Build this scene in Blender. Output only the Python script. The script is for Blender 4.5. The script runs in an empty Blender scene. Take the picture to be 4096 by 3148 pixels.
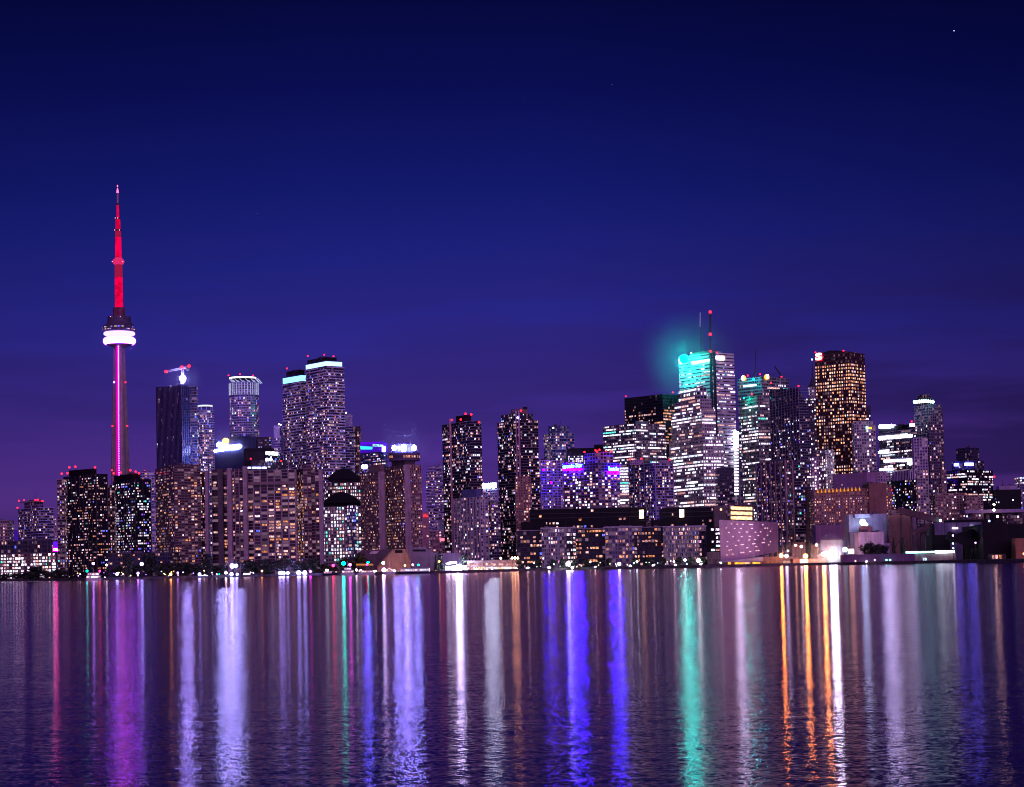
import bpy, math, random
from mathutils import Vector, Matrix
R = math.radians
random.seed(11)
rnd = random.random
C = bpy.context.scene.collection

# ---------------------------------------------------------------- camera
PW, PH, F = 4096, 3148, 7430.0
CAMH, PITCH, ROLL, SY = 6.0, 2.5, -1.25, 0.0479
M3 = (Matrix.Rotation(R(90 + PITCH), 3, 'X') @ Matrix.Rotation(R(ROLL), 3, 'Z'))
GZ = 1.8                                        # level of the land

def ray(px, py):
    return M3 @ Vector(((px - PW / 2) / F, (PH / 2 - py) / F + SY, -1.0))

def P(px, py, Y):
    d = ray(px, py)
    return Vector((0, 0, CAMH)) + d * (Y / d.y)

def on_level(px, py, z):
    d = ray(px, py)
    return Vector((0, 0, CAMH)) + d * ((z - CAMH) / d.z)

cam = bpy.data.cameras.new('camera')
cam.sensor_width = 36; cam.lens = 36 * F / PW; cam.shift_y = SY * F / PW
cam.clip_start = 1; cam.clip_end = 90000
co = bpy.data.objects.new('camera', cam); C.objects.link(co)
co.matrix_world = Matrix.Translation((0, 0, CAMH)) @ M3.to_4x4()
bpy.context.scene.camera = co

# ---------------------------------------------------------------- materials
MATS = {}
def nt(m):
    m.use_nodes = True
    t = m.node_tree
    for n in list(t.nodes): t.nodes.remove(n)
    return t, t.nodes, t.links

def math_(N, L, op, a, b=None, c=None):
    n = N.new('ShaderNodeMath'); n.operation = op
    for i, v in enumerate((a, b, c)):
        if v is None: continue
        if isinstance(v, (int, float)): n.inputs[i].default_value = v
        else: L.new(v, n.inputs[i])
    return n.outputs[0]

def plain(name, col, rough=.7, metal=0, noise=.25, scale=.15):
    k = ('plain', name)
    if k in MATS: return MATS[k]
    m = bpy.data.materials.new(name); t, N, L = nt(m)
    o = N.new('ShaderNodeOutputMaterial'); b = N.new('ShaderNodeBsdfPrincipled')
    b.inputs['Roughness'].default_value = rough; b.inputs['Metallic'].default_value = metal; b.inputs['Specular IOR Level'].default_value = .15
    g = N.new('ShaderNodeNewGeometry'); n = N.new('ShaderNodeTexNoise')
    n.inputs['Scale'].default_value = scale; n.inputs['Detail'].default_value = 5
    L.new(g.outputs['Position'], n.inputs['Vector'])
    mp = N.new('ShaderNodeMapping'); mp.inputs['Scale'].default_value = (.55, .55, .05); L.new(g.outputs['Position'], mp.inputs[0])   # rain streaks and panel patches
    n2 = N.new('ShaderNodeTexNoise'); n2.inputs['Scale'].default_value = 1; n2.inputs['Detail'].default_value = 3; L.new(mp.outputs[0], n2.inputs['Vector'])
    mr = N.new('ShaderNodeMapRange'); mr.inputs[1].default_value = .3; mr.inputs[2].default_value = .7
    mr.inputs[3].default_value = 1 - noise * 1.5; mr.inputs[4].default_value = 1 + noise * 1.2
    L.new(math_(N, L, 'MULTIPLY_ADD', n2.outputs['Fac'], .5, math_(N, L, 'MULTIPLY', n.outputs['Fac'], .5)), mr.inputs[0])
    v = N.new('ShaderNodeVectorMath'); v.operation = 'SCALE'; v.inputs[0].default_value = col
    L.new(mr.outputs[0], v.inputs['Scale']); L.new(v.outputs[0], b.inputs['Base Color'])
    L.new(b.outputs[0], o.inputs[0]); MATS[k] = m
    return m

def facade(name, col, fx=.6, fy=.55, glass=(.03, .03, .05), rough=.75, gvar=.8, faint=.32):
    """A wall whose UV counts bays and storeys: dark panes set in a solid frame."""
    k = ('fac', name, fx, fy)
    if k in MATS: return MATS[k]
    m = bpy.data.materials.new(name); t, N, L = nt(m)
    o = N.new('ShaderNodeOutputMaterial'); b = N.new('ShaderNodeBsdfPrincipled')
    b.inputs['Specular IOR Level'].default_value = .12
    uv = N.new('ShaderNodeUVMap'); s = N.new('ShaderNodeSeparateXYZ'); L.new(uv.outputs[0], s.inputs[0])
    def inside(c, f):
        fr = math_(N, L, 'FRACT', c)
        d = math_(N, L, 'ABSOLUTE', math_(N, L, 'SUBTRACT', fr, .5))
        return math_(N, L, 'LESS_THAN', d, f / 2)
    fac = math_(N, L, 'MULTIPLY', inside(s.outputs[0], fx), inside(s.outputs[1], fy))
    cb = N.new('ShaderNodeCombineXYZ')
    L.new(math_(N, L, 'FLOOR', s.outputs[0]), cb.inputs[0]); L.new(math_(N, L, 'FLOOR', s.outputs[1]), cb.inputs[1])
    wn = N.new('ShaderNodeTexWhiteNoise'); wn.noise_dimensions = '2D'; L.new(cb.outputs[0], wn.inputs['Vector'])
    gv = N.new('ShaderNodeVectorMath'); gv.operation = 'SCALE'; gv.inputs[0].default_value = glass
    L.new(math_(N, L, 'MULTIPLY_ADD', wn.outputs['Value'], 2 * gvar, 1 - gvar), gv.inputs['Scale'])
    g = N.new('ShaderNodeNewGeometry'); n = N.new('ShaderNodeTexNoise'); n.inputs['Scale'].default_value = .12
    n.inputs['Detail'].default_value = 6; L.new(g.outputs['Position'], n.inputs['Vector'])
    wv = N.new('ShaderNodeVectorMath'); wv.operation = 'SCALE'; wv.inputs[0].default_value = col
    L.new(math_(N, L, 'MULTIPLY_ADD', n.outputs['Fac'], .7, .65), wv.inputs['Scale'])
    mx = N.new('ShaderNodeMix'); mx.data_type = 'RGBA'; L.new(fac, mx.inputs[0])
    L.new(wv.outputs[0], mx.inputs[6]); L.new(gv.outputs[0], mx.inputs[7]); L.new(mx.outputs[2], b.inputs['Base Color'])
    L.new(math_(N, L, 'MULTIPLY_ADD', fac, .12 - rough, rough), b.inputs['Roughness'])
    # rooms with drawn curtains: a faint light behind some of the panes
    w2 = N.new('ShaderNodeTexWhiteNoise'); w2.noise_dimensions = '3D'
    sh = N.new('ShaderNodeVectorMath'); sh.operation = 'ADD'; L.new(cb.outputs[0], sh.inputs[0]); sh.inputs[1].default_value = (3.3, 7.7, 1.5); L.new(sh.outputs[0], w2.inputs['Vector'])
    on = math_(N, L, 'MULTIPLY', math_(N, L, 'GREATER_THAN', w2.outputs['Value'], 1 - faint), math_(N, L, 'MULTIPLY_ADD', wn.outputs['Value'], .22, .02))
    b.inputs['Emission Color'].default_value = (.95, .52, .75, 1)
    L.new(math_(N, L, 'MULTIPLY', on, fac), b.inputs['Emission Strength']); m.cycles.emission_sampling = 'NONE'
    L.new(b.outputs[0], o.inputs[0]); MATS[k] = m
    return m

def glow(name, col, strength, mottled=0., scale=.9):
    """Something that gives off light; mottled = uneven as a lived-in room or a tube sign."""
    k = ('glow', name, col, strength)
    if k in MATS: return MATS[k]
    m = bpy.data.materials.new(name); t, N, L = nt(m)
    o = N.new('ShaderNodeOutputMaterial'); e = N.new('ShaderNodeEmission')
    e.inputs[0].default_value = (*col, 1); e.inputs[1].default_value = strength
    if mottled:
        g = N.new('ShaderNodeNewGeometry'); n = N.new('ShaderNodeTexNoise'); n.inputs['Scale'].default_value = scale
        n.inputs['Detail'].default_value = 2; L.new(g.outputs['Position'], n.inputs['Vector'])
        mr = N.new('ShaderNodeMapRange'); mr.inputs[1].default_value = .38; mr.inputs[2].default_value = .66
        mr.inputs[3].default_value = strength * (1 - mottled); mr.inputs[4].default_value = strength * (1 + mottled)
        L.new(n.outputs['Fac'], mr.inputs[0]); L.new(mr.outputs[0], e.inputs[1])
    L.new(e.outputs[0], o.inputs[0]); MATS[k] = m
    return m

WCOL = {  # lit rooms: colour, strength
 'warm': ((1, .42, .42), .65), 'amber': ((1, .54, .52), 1.15), 'white': ((.92, .76, 1), 1.8), 'orange': ((1, .34, .14), .85),
 'cool': ((.70, .80, 1), 2.0), 'blue': ((.10, .14, 1), 2.2), 'teal': ((.12, .85, .75), 1.3), 'violet': ((.30, .08, 1), 2.0),
 'pink': ((1, .42, .75), 1.4), 'dim': ((.55, .30, .46), .4), 'gold': ((1, .40, .22), 1.25), 'flood': ((.92, .84, 1), 4.2),
 'lilac': ((.55, .45, 1), .8), 'candle': ((1, .54, .36), 2.0)}
def wmat(k):
    c, s = WCOL[k]
    return glow('lit_room_' + k, c, s, .75)
PAL = {
 'res': dict(warm=30, amber=24, white=10, orange=6, cool=5, blue=5, teal=1, dim=20, pink=9),
 'resb': dict(warm=22, amber=26, white=18, orange=3, cool=8, blue=4, dim=12, pink=12),
 'cold': dict(white=22, cool=26, teal=3, blue=11, warm=12, amber=14, dim=14, violet=3),
 'off': dict(white=42, cool=20, amber=18, warm=8, dim=12, flood=6),
 'offt': dict(white=34, cool=24, teal=6, amber=18, dim=12, flood=8),
 'gold': dict(gold=46, candle=30, warm=14, orange=6, white=8),
 'ora': dict(orange=24, warm=30, amber=26, gold=14, white=6, blue=2),
 'lil': dict(lilac=30, pink=12, dim=20, warm=14, white=8, blue=6, amber=8)}
def pick(p):
    d = PAL[p]; r = rnd() * sum(d.values())
    for k, v in d.items():
        r -= v
        if r <= 0: return k
    return k

# ---------------------------------------------------------------- mesh helpers
class MB:
    def __init__(s): s.v = []; s.f = []; s.m = []; s.uv = []; s.mats = []
    def mi(s, mat):
        if mat not in s.mats: s.mats.append(mat)
        return s.mats.index(mat)
    def face(s, pts, mat, uv=None):
        i = len(s.v); s.v += [tuple(p) for p in pts]; s.f.append(tuple(range(i, i + len(pts)))); s.m.append(s.mi(mat))
        s.uv += uv if uv else [(0, 0)] * len(pts)
    def prism(s, poly, z0, z1, mat, top=None, bw=None, fh=None, ztop=None):
        """poly: xy points, counter-clockwise. ztop: a height for each point (sloping roof)."""
        n = len(poly); zt = ztop or [z1] * n
        for i in range(n):
            a, b = poly[i], poly[(i + 1) % n]; L_ = math.hypot(b[0] - a[0], b[1] - a[1])
            nu = max(1, round(L_ / bw)) if bw else 1
            nv = max(1, round((z1 - z0) / fh)) if fh else 1
            j = (i + 1) % n
            s.face([(a[0], a[1], z0), (b[0], b[1], z0), (b[0], b[1], zt[j]), (a[0], a[1], zt[i])], mat,
                   [(0, 0), (nu, 0), (nu, nv * (zt[j] - z0) / (z1 - z0)), (0, nv * (zt[i] - z0) / (z1 - z0))])
        s.face([(p[0], p[1], z) for p, z in zip(poly, zt)], top or mat)
        s.face([(p[0], p[1], z0) for p in reversed(poly)], top or mat)
    def box(s, c, sx, sy, sz, mat, rot=0):
        """c = middle of the underside"""
        ca, sa = math.cos(rot), math.sin(rot)
        pts = [(c[0] + x * ca - y * sa, c[1] + x * sa + y * ca) for x, y in ((-sx / 2, -sy / 2), (sx / 2, -sy / 2), (sx / 2, sy / 2), (-sx / 2, sy / 2))]
        s.prism(pts, c[2], c[2] + sz, mat)
    def bar(s, a, b, r, mat, n=5, r2=None):
        a, b = Vector(a), Vector(b); d = (b - a).normalized(); r2 = r if r2 is None else r2
        u = d.cross(Vector((0, 0, 1)) if abs(d.z) < .9 else Vector((1, 0, 0))).normalized(); w = d.cross(u)
        q = [(math.cos(2 * math.pi * i / n), math.sin(2 * math.pi * i / n)) for i in range(n)]
        A = [a + (u * x + w * y) * r for x, y in q]; B = [b + (u * x + w * y) * r2 for x, y in q]
        for i in range(n):
            j = (i + 1) % n; s.face([A[i], A[j], B[j], B[i]], mat)
        s.face(A[::-1], mat); s.face(B, mat)
    def lathe(s, c, prof, mat, n=20, sx=1, sy=1):
        """prof: (radius, z) from the bottom up, z relative to c"""
        rings = [[(c[0] + sx * r * math.cos(2 * math.pi * i / n), c[1] + sy * r * math.sin(2 * math.pi * i / n), c[2] + z) for i in range(n)] for r, z in prof]
        for A, B in zip(rings, rings[1:]):
            for i in range(n):
                j = (i + 1) % n; s.face([A[i], A[j], B[j], B[i]], mat)
        s.face(rings[0][::-1], mat); s.face(rings[-1], mat)
    def ball(s, c, r, mat, n=8, k=5, sz=1):
        s.lathe(c, [(max(.02, r * math.sin(math.pi * i / k)), -r * sz * math.cos(math.pi * i / k)) for i in range(k + 1)], mat, n)
    def build(s, name, parent=None, loc=None, smooth=False):
        me = bpy.data.meshes.new(name)
        off = Vector(loc) if loc is not None else (parent_loc(parent) if parent else Vector((0, 0, 0)))
        me.from_pydata([(x - off.x, y - off.y, z - off.z) for x, y, z in s.v], [], s.f)
        for m in s.mats: me.materials.append(m)
        me.polygons.foreach_set('material_index', s.m)
        if smooth: me.polygons.foreach_set('use_smooth', [True] * len(s.f))
        l = me.uv_layers.new(name='UVMap'); l.data.foreach_set('uv', [q for p in s.uv for q in p])
        o = bpy.data.objects.new(name, me); C.objects.link(o)
        if parent:
            o.parent = parent
            o.location = off - parent_loc(parent)
        else: o.location = off
        return o

WLOC = {}
def parent_loc(o): return WLOC.get(o.name, Vector(o.location))

def tag(o, label=None, cat=None, group=None, kind=None):
    if label: o['label'] = label
    if cat: o['category'] = cat
    if group: o['group'] = group
    if kind: o['kind'] = kind
    return o

def root(name, loc, label, cat, group=None):
    e = bpy.data.objects.new(name, None); C.objects.link(e); e.location = loc; e.empty_display_size = 5
    WLOC[e.name] = Vector(loc)
    return tag(e, label, cat, group)

# ---------------------------------------------------------------- volumes laid out from the photograph at real distances
class Vol: pass
def hit(C0, d, px, py):
    """distance along d from C0 at which it passes behind pixel column px"""
    r = ray(px, py); det = r.x * (-d[1]) + d[0] * r.y
    t_w = (C0[0] * r.y - C0[1] * r.x) / (d[1] * r.x - d[0] * r.y)
    return t_w

def block(xl, xc, xr, yt, D, a=37, base=None, th=None, top_slope=None):
    v = Vol(); v.D = D
    if xc is None:                              # faces the camera squarely
        A = P(xl, yt, D); B = P(xr, yt, D); v.z1 = (A.z + B.z) / 2
        th = th or max(8, min(40, .7 * (B.x - A.x)))
        v.poly = [(A.x, D), (B.x, D), (B.x, D + th), (A.x, D + th)]
    else:
        c = P(xc, yt, D); v.z1 = c.z; r = (math.cos(R(a)), math.sin(R(a))); l = (-r[1], r[0])
        for _ in range(60):                     # turn the block until both sides have a believable length
            r = (math.cos(R(a)), math.sin(R(a))); l = (-r[1], r[0])
            wr = hit(c, r, xr, yt) if xr > xc + 1 else (th or 15)
            wl = hit(c, l, xl, yt) if xl < xc - 1 else (th or 15)
            lim = max(30, 1.5 * (xr - xl) * D / F)
            if not 0 < wl < lim: a += 1
            elif not 0 < wr < lim: a -= 1
            else: break
        v.poly = [(c.x, c.y), (c.x + r[0] * wr, c.y + r[1] * wr), (c.x + r[0] * wr + l[0] * wl, c.y + r[1] * wr + l[1] * wl), (c.x + l[0] * wl, c.y + l[1] * wl)]
    v.z0 = GZ if base is None else base
    return v

def drum(cx, rpx, yt, D, n=18, base=None, sx=1.):
    v = Vol(); v.D = D; c = P(cx, yt, D); r = rpx * D / F; v.z1 = c.z; v.z0 = GZ if base is None else base
    v.poly = [(c.x + sx * r * math.cos(2 * math.pi * (i + .5) / n), c.y + r + r * math.sin(2 * math.pi * (i + .5) / n)) for i in range(n)]
    return v

def facing(v):
    out = []; n = len(v.poly)
    for i in range(n):
        a, b = v.poly[i], v.poly[(i + 1) % n]; nx, ny = b[1] - a[1], a[0] - b[0]; L_ = math.hypot(nx, ny)
        if L_ < .5: continue
        nx /= L_; ny /= L_
        mx, my = (a[0] + b[0]) / 2, (a[1] + b[1]) / 2
        if (-mx * nx - my * ny) / math.hypot(mx, my) > .08: out.append((a, b, (nx, ny), L_, i))
    return out

def on_face(v, i, px, py, off=.4):
    a = v.poly[i]; b = v.poly[(i + 1) % len(v.poly)]; n = Vector((b[1] - a[1], a[0] - b[0], 0)).normalized()
    d = ray(px, py); o = Vector((0, 0, CAMH)); t = (Vector((a[0], a[1], 0)) - o).dot(n) / d.dot(n)
    return o + d * t + n * off, n

def style(bw, fh, fx=.6, fy=.5, p=.3, mode='res', pal='res', runs=.0, vb=None, cap=100, skip=None, vt=None, bands=()):
    return dict(bw=bw, fh=fh, fx=fx, fy=fy, p=p, mode=mode, pal=pal, runs=runs, vb=vb, cap=cap, skip=skip, vt=vt, bands=bands)

PANE = {}
def pane_mesh(w, h, mat):
    k = (round(w, 2), round(h, 2), mat.name)
    if k not in PANE:
        me = bpy.data.meshes.new('window')
        me.from_pydata([(-w / 2, 0, -h / 2), (w / 2, 0, -h / 2), (w / 2, 0, h / 2), (-w / 2, 0, h / 2)], [], [(0, 1, 2, 3)])
        me.materials.append(mat); PANE[k] = me
    return PANE[k]

def lit_windows(v, st, out):
    k = v.D / F; bw, fh = st['bw'] * k, st['fh'] * k; st = dict(st); st['p'] *= .60 if st['mode'] == 'res' else .72
    z_lo = v.z0 if not st['vb'] else max(v.z0, P((v.poly[0][0]) / v.D * F + PW / 2, st['vb'] + 12, v.D).z)
    z_hi = v.z1 if not st['vt'] else min(v.z1, P((v.poly[0][0]) / v.D * F + PW / 2, st['vt'], v.D).z)
    nv = max(1, round((v.z1 - v.z0) / fh)); dz = (v.z1 - v.z0) / nv
    for a, b, n, L_, idx in facing(v):
        if st['skip'] and idx in st['skip']: continue
        nu = max(1, round(L_ / bw)); du = L_ / nu; ux, uy = (b[0] - a[0]) / L_, (b[1] - a[1]) / L_
        colw = [.45 + 1.1 * rnd() for _ in range(nu)]
        for j in range(nv):
            z = v.z0 + (j + .5) * dz
            if z < z_lo or z > z_hi - dz * .3: continue
            if st['mode'] == 'off':
                r = rnd(); rowp = st['p'] * (2.2 if r < .3 else (.9 if r < .7 else .3)); rowk = pick(st['pal'])
            else: rowp = st['p'] * (.7 + .6 * rnd()); rowk = None
            for y0, y1, mul in st['bands']:
                if P(v.poly[0][0] / v.D * F + PW / 2, y1, v.D).z < z < P(v.poly[0][0] / v.D * F + PW / 2, y0, v.D).z: rowp *= mul
            i = 0
            while i < nu:
                if rnd() < rowp * (colw[i] if st['mode'] == 'res' else 1):
                    run = 1
                    while rnd() < st['runs'] and i + run < nu and run < 9: run += 1
                    key = rowk if (rowk and rnd() < .6) else pick(st['pal'])
                    if st['mode'] == 'off' and run > 2:      # a strip of open-plan floor
                        w = du * run - du * (1 - st['fx']); cx = (i + run / 2) * du
                        out.append((a[0] + ux * cx + n[0] * .14, a[1] + uy * cx + n[1] * .14, z, math.atan2(uy, ux), round(w, 1), dz * st['fy'], key))
                    else:
                        for q in range(run):
                            w = du * st['fx'] * random.choice((.45, .7, .85, 1, 1)); cx = (i + q + .5) * du + (du * st['fx'] - w) * (rnd() - .5)
                            h = dz * st['fy']
                            out.append((a[0] + ux * cx + n[0] * .14, a[1] + uy * cx + n[1] * .14, z, math.atan2(uy, ux), w, h, key if rnd() < .7 else pick(st['pal'])))
                    i += run
                else: i += 1

def put_windows(e, wins, cap):
    b0 = {'flood': 3, 'white': 2, 'cool': 2, 'candle': 2, 'gold': 1, 'amber': 1}
    wins.sort(key=lambda w: -(w[4] * w[5]) * (1 + .4 * b0.get(w[6], 0)))
    o0 = parent_loc(e)
    for x, y, z, r, w, h, k in wins[:cap]:
        o = bpy.data.objects.new('window', pane_mesh(w, h, wmat(k))); C.objects.link(o)
        o.parent = e; o.location = (x - o0.x, y - o0.y, z - o0.z); o.rotation_euler = (0, 0, r)
    if wins[cap:]:
        mb = MB()
        for x, y, z, r, w, h, k in wins[cap:]:
            c, s = math.cos(r) * w / 2, math.sin(r) * w / 2
            mb.face([(x - c, y - s, z - h / 2), (x + c, y + s, z - h / 2), (x + c, y + s, z + h / 2), (x - c, y - s, z + h / 2)], wmat(k))
        o = mb.build('window_field', e); o['kind'] = 'stuff'

def banding(v, fh, mat, h=.35, out=.9, keep=1., seg=None, mb=None, z_lo=None, faces=None):
    """balcony slabs round the faces that show, one ring a storey"""
    mb = mb or MB(); nv = max(1, round((v.z1 - v.z0) / (fh * v.D / F))); dz = (v.z1 - v.z0) / nv
    for a, b, n, L_, idx in facing(v):
        if faces and idx not in faces: continue
        ux, uy = (b[0] - a[0]) / L_, (b[1] - a[1]) / L_; ns = max(1, round(L_ / seg)) if seg else 1; ds = L_ / ns
        for j in range(1, nv + 1):
            z = v.z0 + j * dz - h * .5
            if z_lo and z < z_lo: continue
            for q in range(ns):
                if rnd() > keep: continue
                c = (q + .5) * ds
                mb.box((a[0] + ux * c + n[0] * (out / 2 + .02), a[1] + uy * c + n[1] * (out / 2 + .02), z), ds * (1 if seg is None else .98), out, h, mat, math.atan2(uy, ux))
    return mb

def fins(v, bw, mat, w=.5, out=.5, every=1, mb=None, faces=None, top=0):
    mb = mb or MB()
    for a, b, n, L_, idx in facing(v):
        if faces and idx not in faces: continue
        ux, uy = (b[0] - a[0]) / L_, (b[1] - a[1]) / L_; nu = max(1, round(L_ / (bw * v.D / F))); du = L_ / nu
        for i in range(0, nu + 1, every):
            c = i * du
            mb.box((a[0] + ux * c + n[0] * (out / 2 + .03), a[1] + uy * c + n[1] * (out / 2 + .03), v.z0), w, out, v.z1 - v.z0 + top, mat, math.atan2(uy, ux))
    return mb

RED = glow('beacon_red', (1, .010, .024), 6.5)
DARKM = plain('dark_metal', (.05, .05, .06), .5)
def beacon(e, px, py, D, r=.95, mat=None):
    c = P(px, py, D); o0 = parent_loc(e)
    mb = MB(); mb.ball(c, r, mat or RED, 8, 5); mb.bar((c.x, c.y, c.z - r * 2.6), (c.x, c.y, c.z - r * .8), .18, DARKM, 4)
    mb.build('warning_light', e, loc=c)

NOROOF = {'sign_tower', 'spired_tower', 'perforated_hall', 'quay_wall', 'slant_roofed_tower', 'light_column_building', 'violet_crowned_office', 'sign_topped_office'}
RG = random.Random(3)
UNIT = plain('roof_unit_grey', (.13, .11, .15), .6)
def rooftop(e, v):
    """plant boxes, a lift head and an aerial on the highest roof"""
    p = v.poly
    if len(p) != 4: return
    w = math.dist(p[0], p[1]); d = math.dist(p[1], p[2]); z = min(getattr(v, 'zt', None) or [v.z1]) - .3
    if w * d < 150 or getattr(v, 'zt', None): return
    for i in range(RG.randint(2, 4)):
        a, b = RG.uniform(.12, .88), RG.uniform(.12, .6)
        x = p[0][0] + (p[1][0] - p[0][0]) * a + (p[3][0] - p[0][0]) * b; y = p[0][1] + (p[1][1] - p[0][1]) * a + (p[3][1] - p[0][1]) * b
        rot = math.atan2(p[1][1] - p[0][1], p[1][0] - p[0][0]); m = MB(); m.box((x, y, z), RG.uniform(.08, .2) * w, RG.uniform(.1, .25) * d, RG.uniform(1.2, 2.6), UNIT, rot); m.build('roof_unit', e)
    if RG.random() < .6:
        m = MB(); m.bar((x, y, z + .1), (x, y, z + RG.uniform(5, 10)), .22, DARKM, 4, .1); m.build('aerial', e)

def bld(name, label, vols, cat='building', group=None, beacons=()):
    """vols: list of (part name, Vol, wall material, style or None, extras)"""
    v0 = vols[0][1]; cx = sum(p[0] for p in v0.poly) / len(v0.poly); cy = sum(p[1] for p in v0.poly) / len(v0.poly)
    e = root(name, (cx, cy, GZ), label, cat, group); wins = []; cap = 0
    for pn, v, mat, st, *ex in vols:
        mb = MB(); k = v.D / F
        mb.prism(v.poly, v.z0, v.z1, mat, top=ROOF, bw=(st['bw'] * k if st else (9 * k)), fh=(st['fh'] * k if st else 11 * k), ztop=getattr(v, 'zt', None))
        mb.build(pn, e)
        if st: lit_windows(v, st, wins); cap = max(cap, st['cap'])
        for x in ex:
            if isinstance(x, tuple): x[1].build(x[0], e)
    put_windows(e, wins, cap)
    if cat == 'building' and name not in NOROOF: rooftop(e, max((q[1] for q in vols), key=lambda q: q.z1))
    for b in beacons: beacon(e, b[0], b[1], b[2] if len(b) > 2 else v0.D + 5, mat=(b[3] if len(b) > 3 else None))
    return e

def face_shape(e, name, v, i, pts, mat, thick=.6, off=.3):
    """a flat sign or panel of real thickness on face i of a volume, outlined by picture points on that face"""
    q = [on_face(v, i, x, y, off)[0] for x, y in pts]; n = on_face(v, i, *pts[0])[1]
    f = [p + n * thick for p in q]; mb = MB(); m = len(q)
    ar = sum((pts[k][0] * pts[(k + 1) % m][1] - pts[(k + 1) % m][0] * pts[k][1]) for k in range(m))
    if ar > 0: q.reverse(); f.reverse()
    mb.face(f, mat); mb.face(q[::-1], mat)
    for k in range(m):
        j = (k + 1) % m; mb.face([q[k], q[j], f[j], f[k]], mat)
    return mb.build(name, e)

def lettering(e, text, v, i, px, py, hpx, mat, wpx=None, off=.9, name='sign_lettering', bold=.0):
    """px, py: middle of the writing"""
    p, n = on_face(v, i, px, py, off); cu = bpy.data.curves.new(name, 'FONT'); cu.body = text
    k = p.y / F; cu.size = hpx * k * 1.38; cu.extrude = .25; cu.offset = bold * hpx * k; cu.align_x = 'CENTER'; cu.align_y = 'CENTER'; cu.resolution_u = 3
    cu.materials.append(mat)
    o = bpy.data.objects.new(name, cu); C.objects.link(o); o.parent = e; o.location = p - parent_loc(e)
    ang = math.atan2(n.x, -n.y); o.rotation_euler = (R(90), 0, ang)
    if wpx:
        bpy.context.view_layer.update(); w = o.dimensions.x
        o.scale.x = wpx * k / max(w, .01) / max(.3, abs(math.cos(ang) + math.sin(ang) * p.x / p.y))
    bpy.context.view_layer.update()
    me = bpy.data.meshes.new_from_object(o.evaluated_get(bpy.context.evaluated_depsgraph_get())); me.name = name
    for q in list(me.materials): pass
    r_ = bpy.data.objects.new(name, me); C.objects.link(r_); r_.parent = e; r_.location = o.location; r_.rotation_euler = o.rotation_euler; r_.scale = o.scale
    bpy.data.objects.remove(o); r_.name = name
    return r_

ROOF = plain('roof_felt', (.05, .045, .055), .9)
WROUGH = .085; WSX = .13; WSY = .44; BACKGLOW = (.06, .035, .10); SUNE = 1.2; HALOS = True
# ---------------------------------------------------------------- wall finishes
BROWN = facade('brown_brick', (.30, .19, .18), .62, .5)
BROWN2 = facade('dark_brown_brick', (.15, .085, .10), .86, .80, glass=(.025, .018, .03))
HOTEL = facade('hotel_room_grid', (.27, .145, .15), .88, .82, glass=(.035, .022, .04))
TAN = facade('tan_precast', (.36, .21, .21), .62, .56)
DARK = facade('dark_curtain_wall', (.045, .035, .05), .8, .7, glass=(.015, .015, .03), faint=.10)
DARKG = facade('dark_glass_slab', (.07, .06, .09), .82, .66, glass=(.02, .02, .05), faint=.16)
BLACK = facade('black_office_cladding', (.022, .018, .028), .8, .6, glass=(.01, .01, .02), faint=.05)
CONDO = facade('condo_glass', (.24, .19, .36), .85, .66, glass=(.03, .03, .07), faint=.22)
CONDOW = facade('pale_condo_glass', (.44, .40, .66), .84, .58, glass=(.06, .06, .20), faint=.25)
GRID = facade('pale_concrete_grid', (.44, .38, .44), .7, .66, glass=(.05, .05, .09))
STONE = facade('pale_stone_office', (.40, .36, .38), .62, .46, glass=(.03, .03, .05))
MARBLE = facade('white_marble_bands', (.62, .58, .72), .999, .36, glass=(.03, .03, .06))
SCOT = facade('red_granite_office', (.075, .03, .04), .66, .6, glass=(.02, .01, .02))
BLUEG = facade('blue_glass', (.10, .12, .26), .86, .7, glass=(.04, .05, .16))
PURP = facade('violet_grey_stone', (.40, .28, .40), .5, .5)
GLASSW = facade('low_glass_block', (.30, .27, .34), .8, .74, glass=(.07, .07, .10))
WARMB = facade('warm_brick_hotel', (.34, .18, .15), .5, .5)
CONC = plain('smooth_concrete', (.36, .26, .30))
CONCD = plain('dark_concrete', (.12, .09, .11))
BROWNC = plain('brown_concrete', (.25, .16, .17))
PALE = plain('pale_metal_cladding', (.32, .29, .44), .5)
LAV = plain('lavender_render', (.34, .27, .42), .8)
PINKW = plain('pink_corrugated_wall', (.50, .34, .52), .7, noise=.12, scale=.3)
NAVY = plain('navy_cladding', (.05, .05, .14), .4)
BLK = plain('black_steel', (.008, .007, .012), .6)
SLAB = plain('balcony_concrete', (.60, .50, .72), .8)
SLABD = plain('grey_balcony_edge', (.30, .24, .34), .8)
SLABB = plain('bluish_balcony_edge', (.50, .50, .84), .8)
RUST = plain('rusty_brown_cladding', (.26, .14, .12), .8)
IND = plain('industrial_grey_cladding', (.16, .14, .24), .7)
COPPER = plain('copper_roof', (.10, .22, .22), .6)
VIOL = glow('violet_led_wash', (.16, .01, 1), 1.0)
WHITEL = glow('white_neon', (.80, .88, 1), 22)
CYANL = glow('cyan_neon', (.25, .9, 1), 5)

N = lambda *a, **k: block(*a, **k)
def up(v, xl, xc, xr, yt, dD=6, **k): return block(xl, xc, xr, yt, v.D + dD, base=v.z1, **k)

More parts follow.
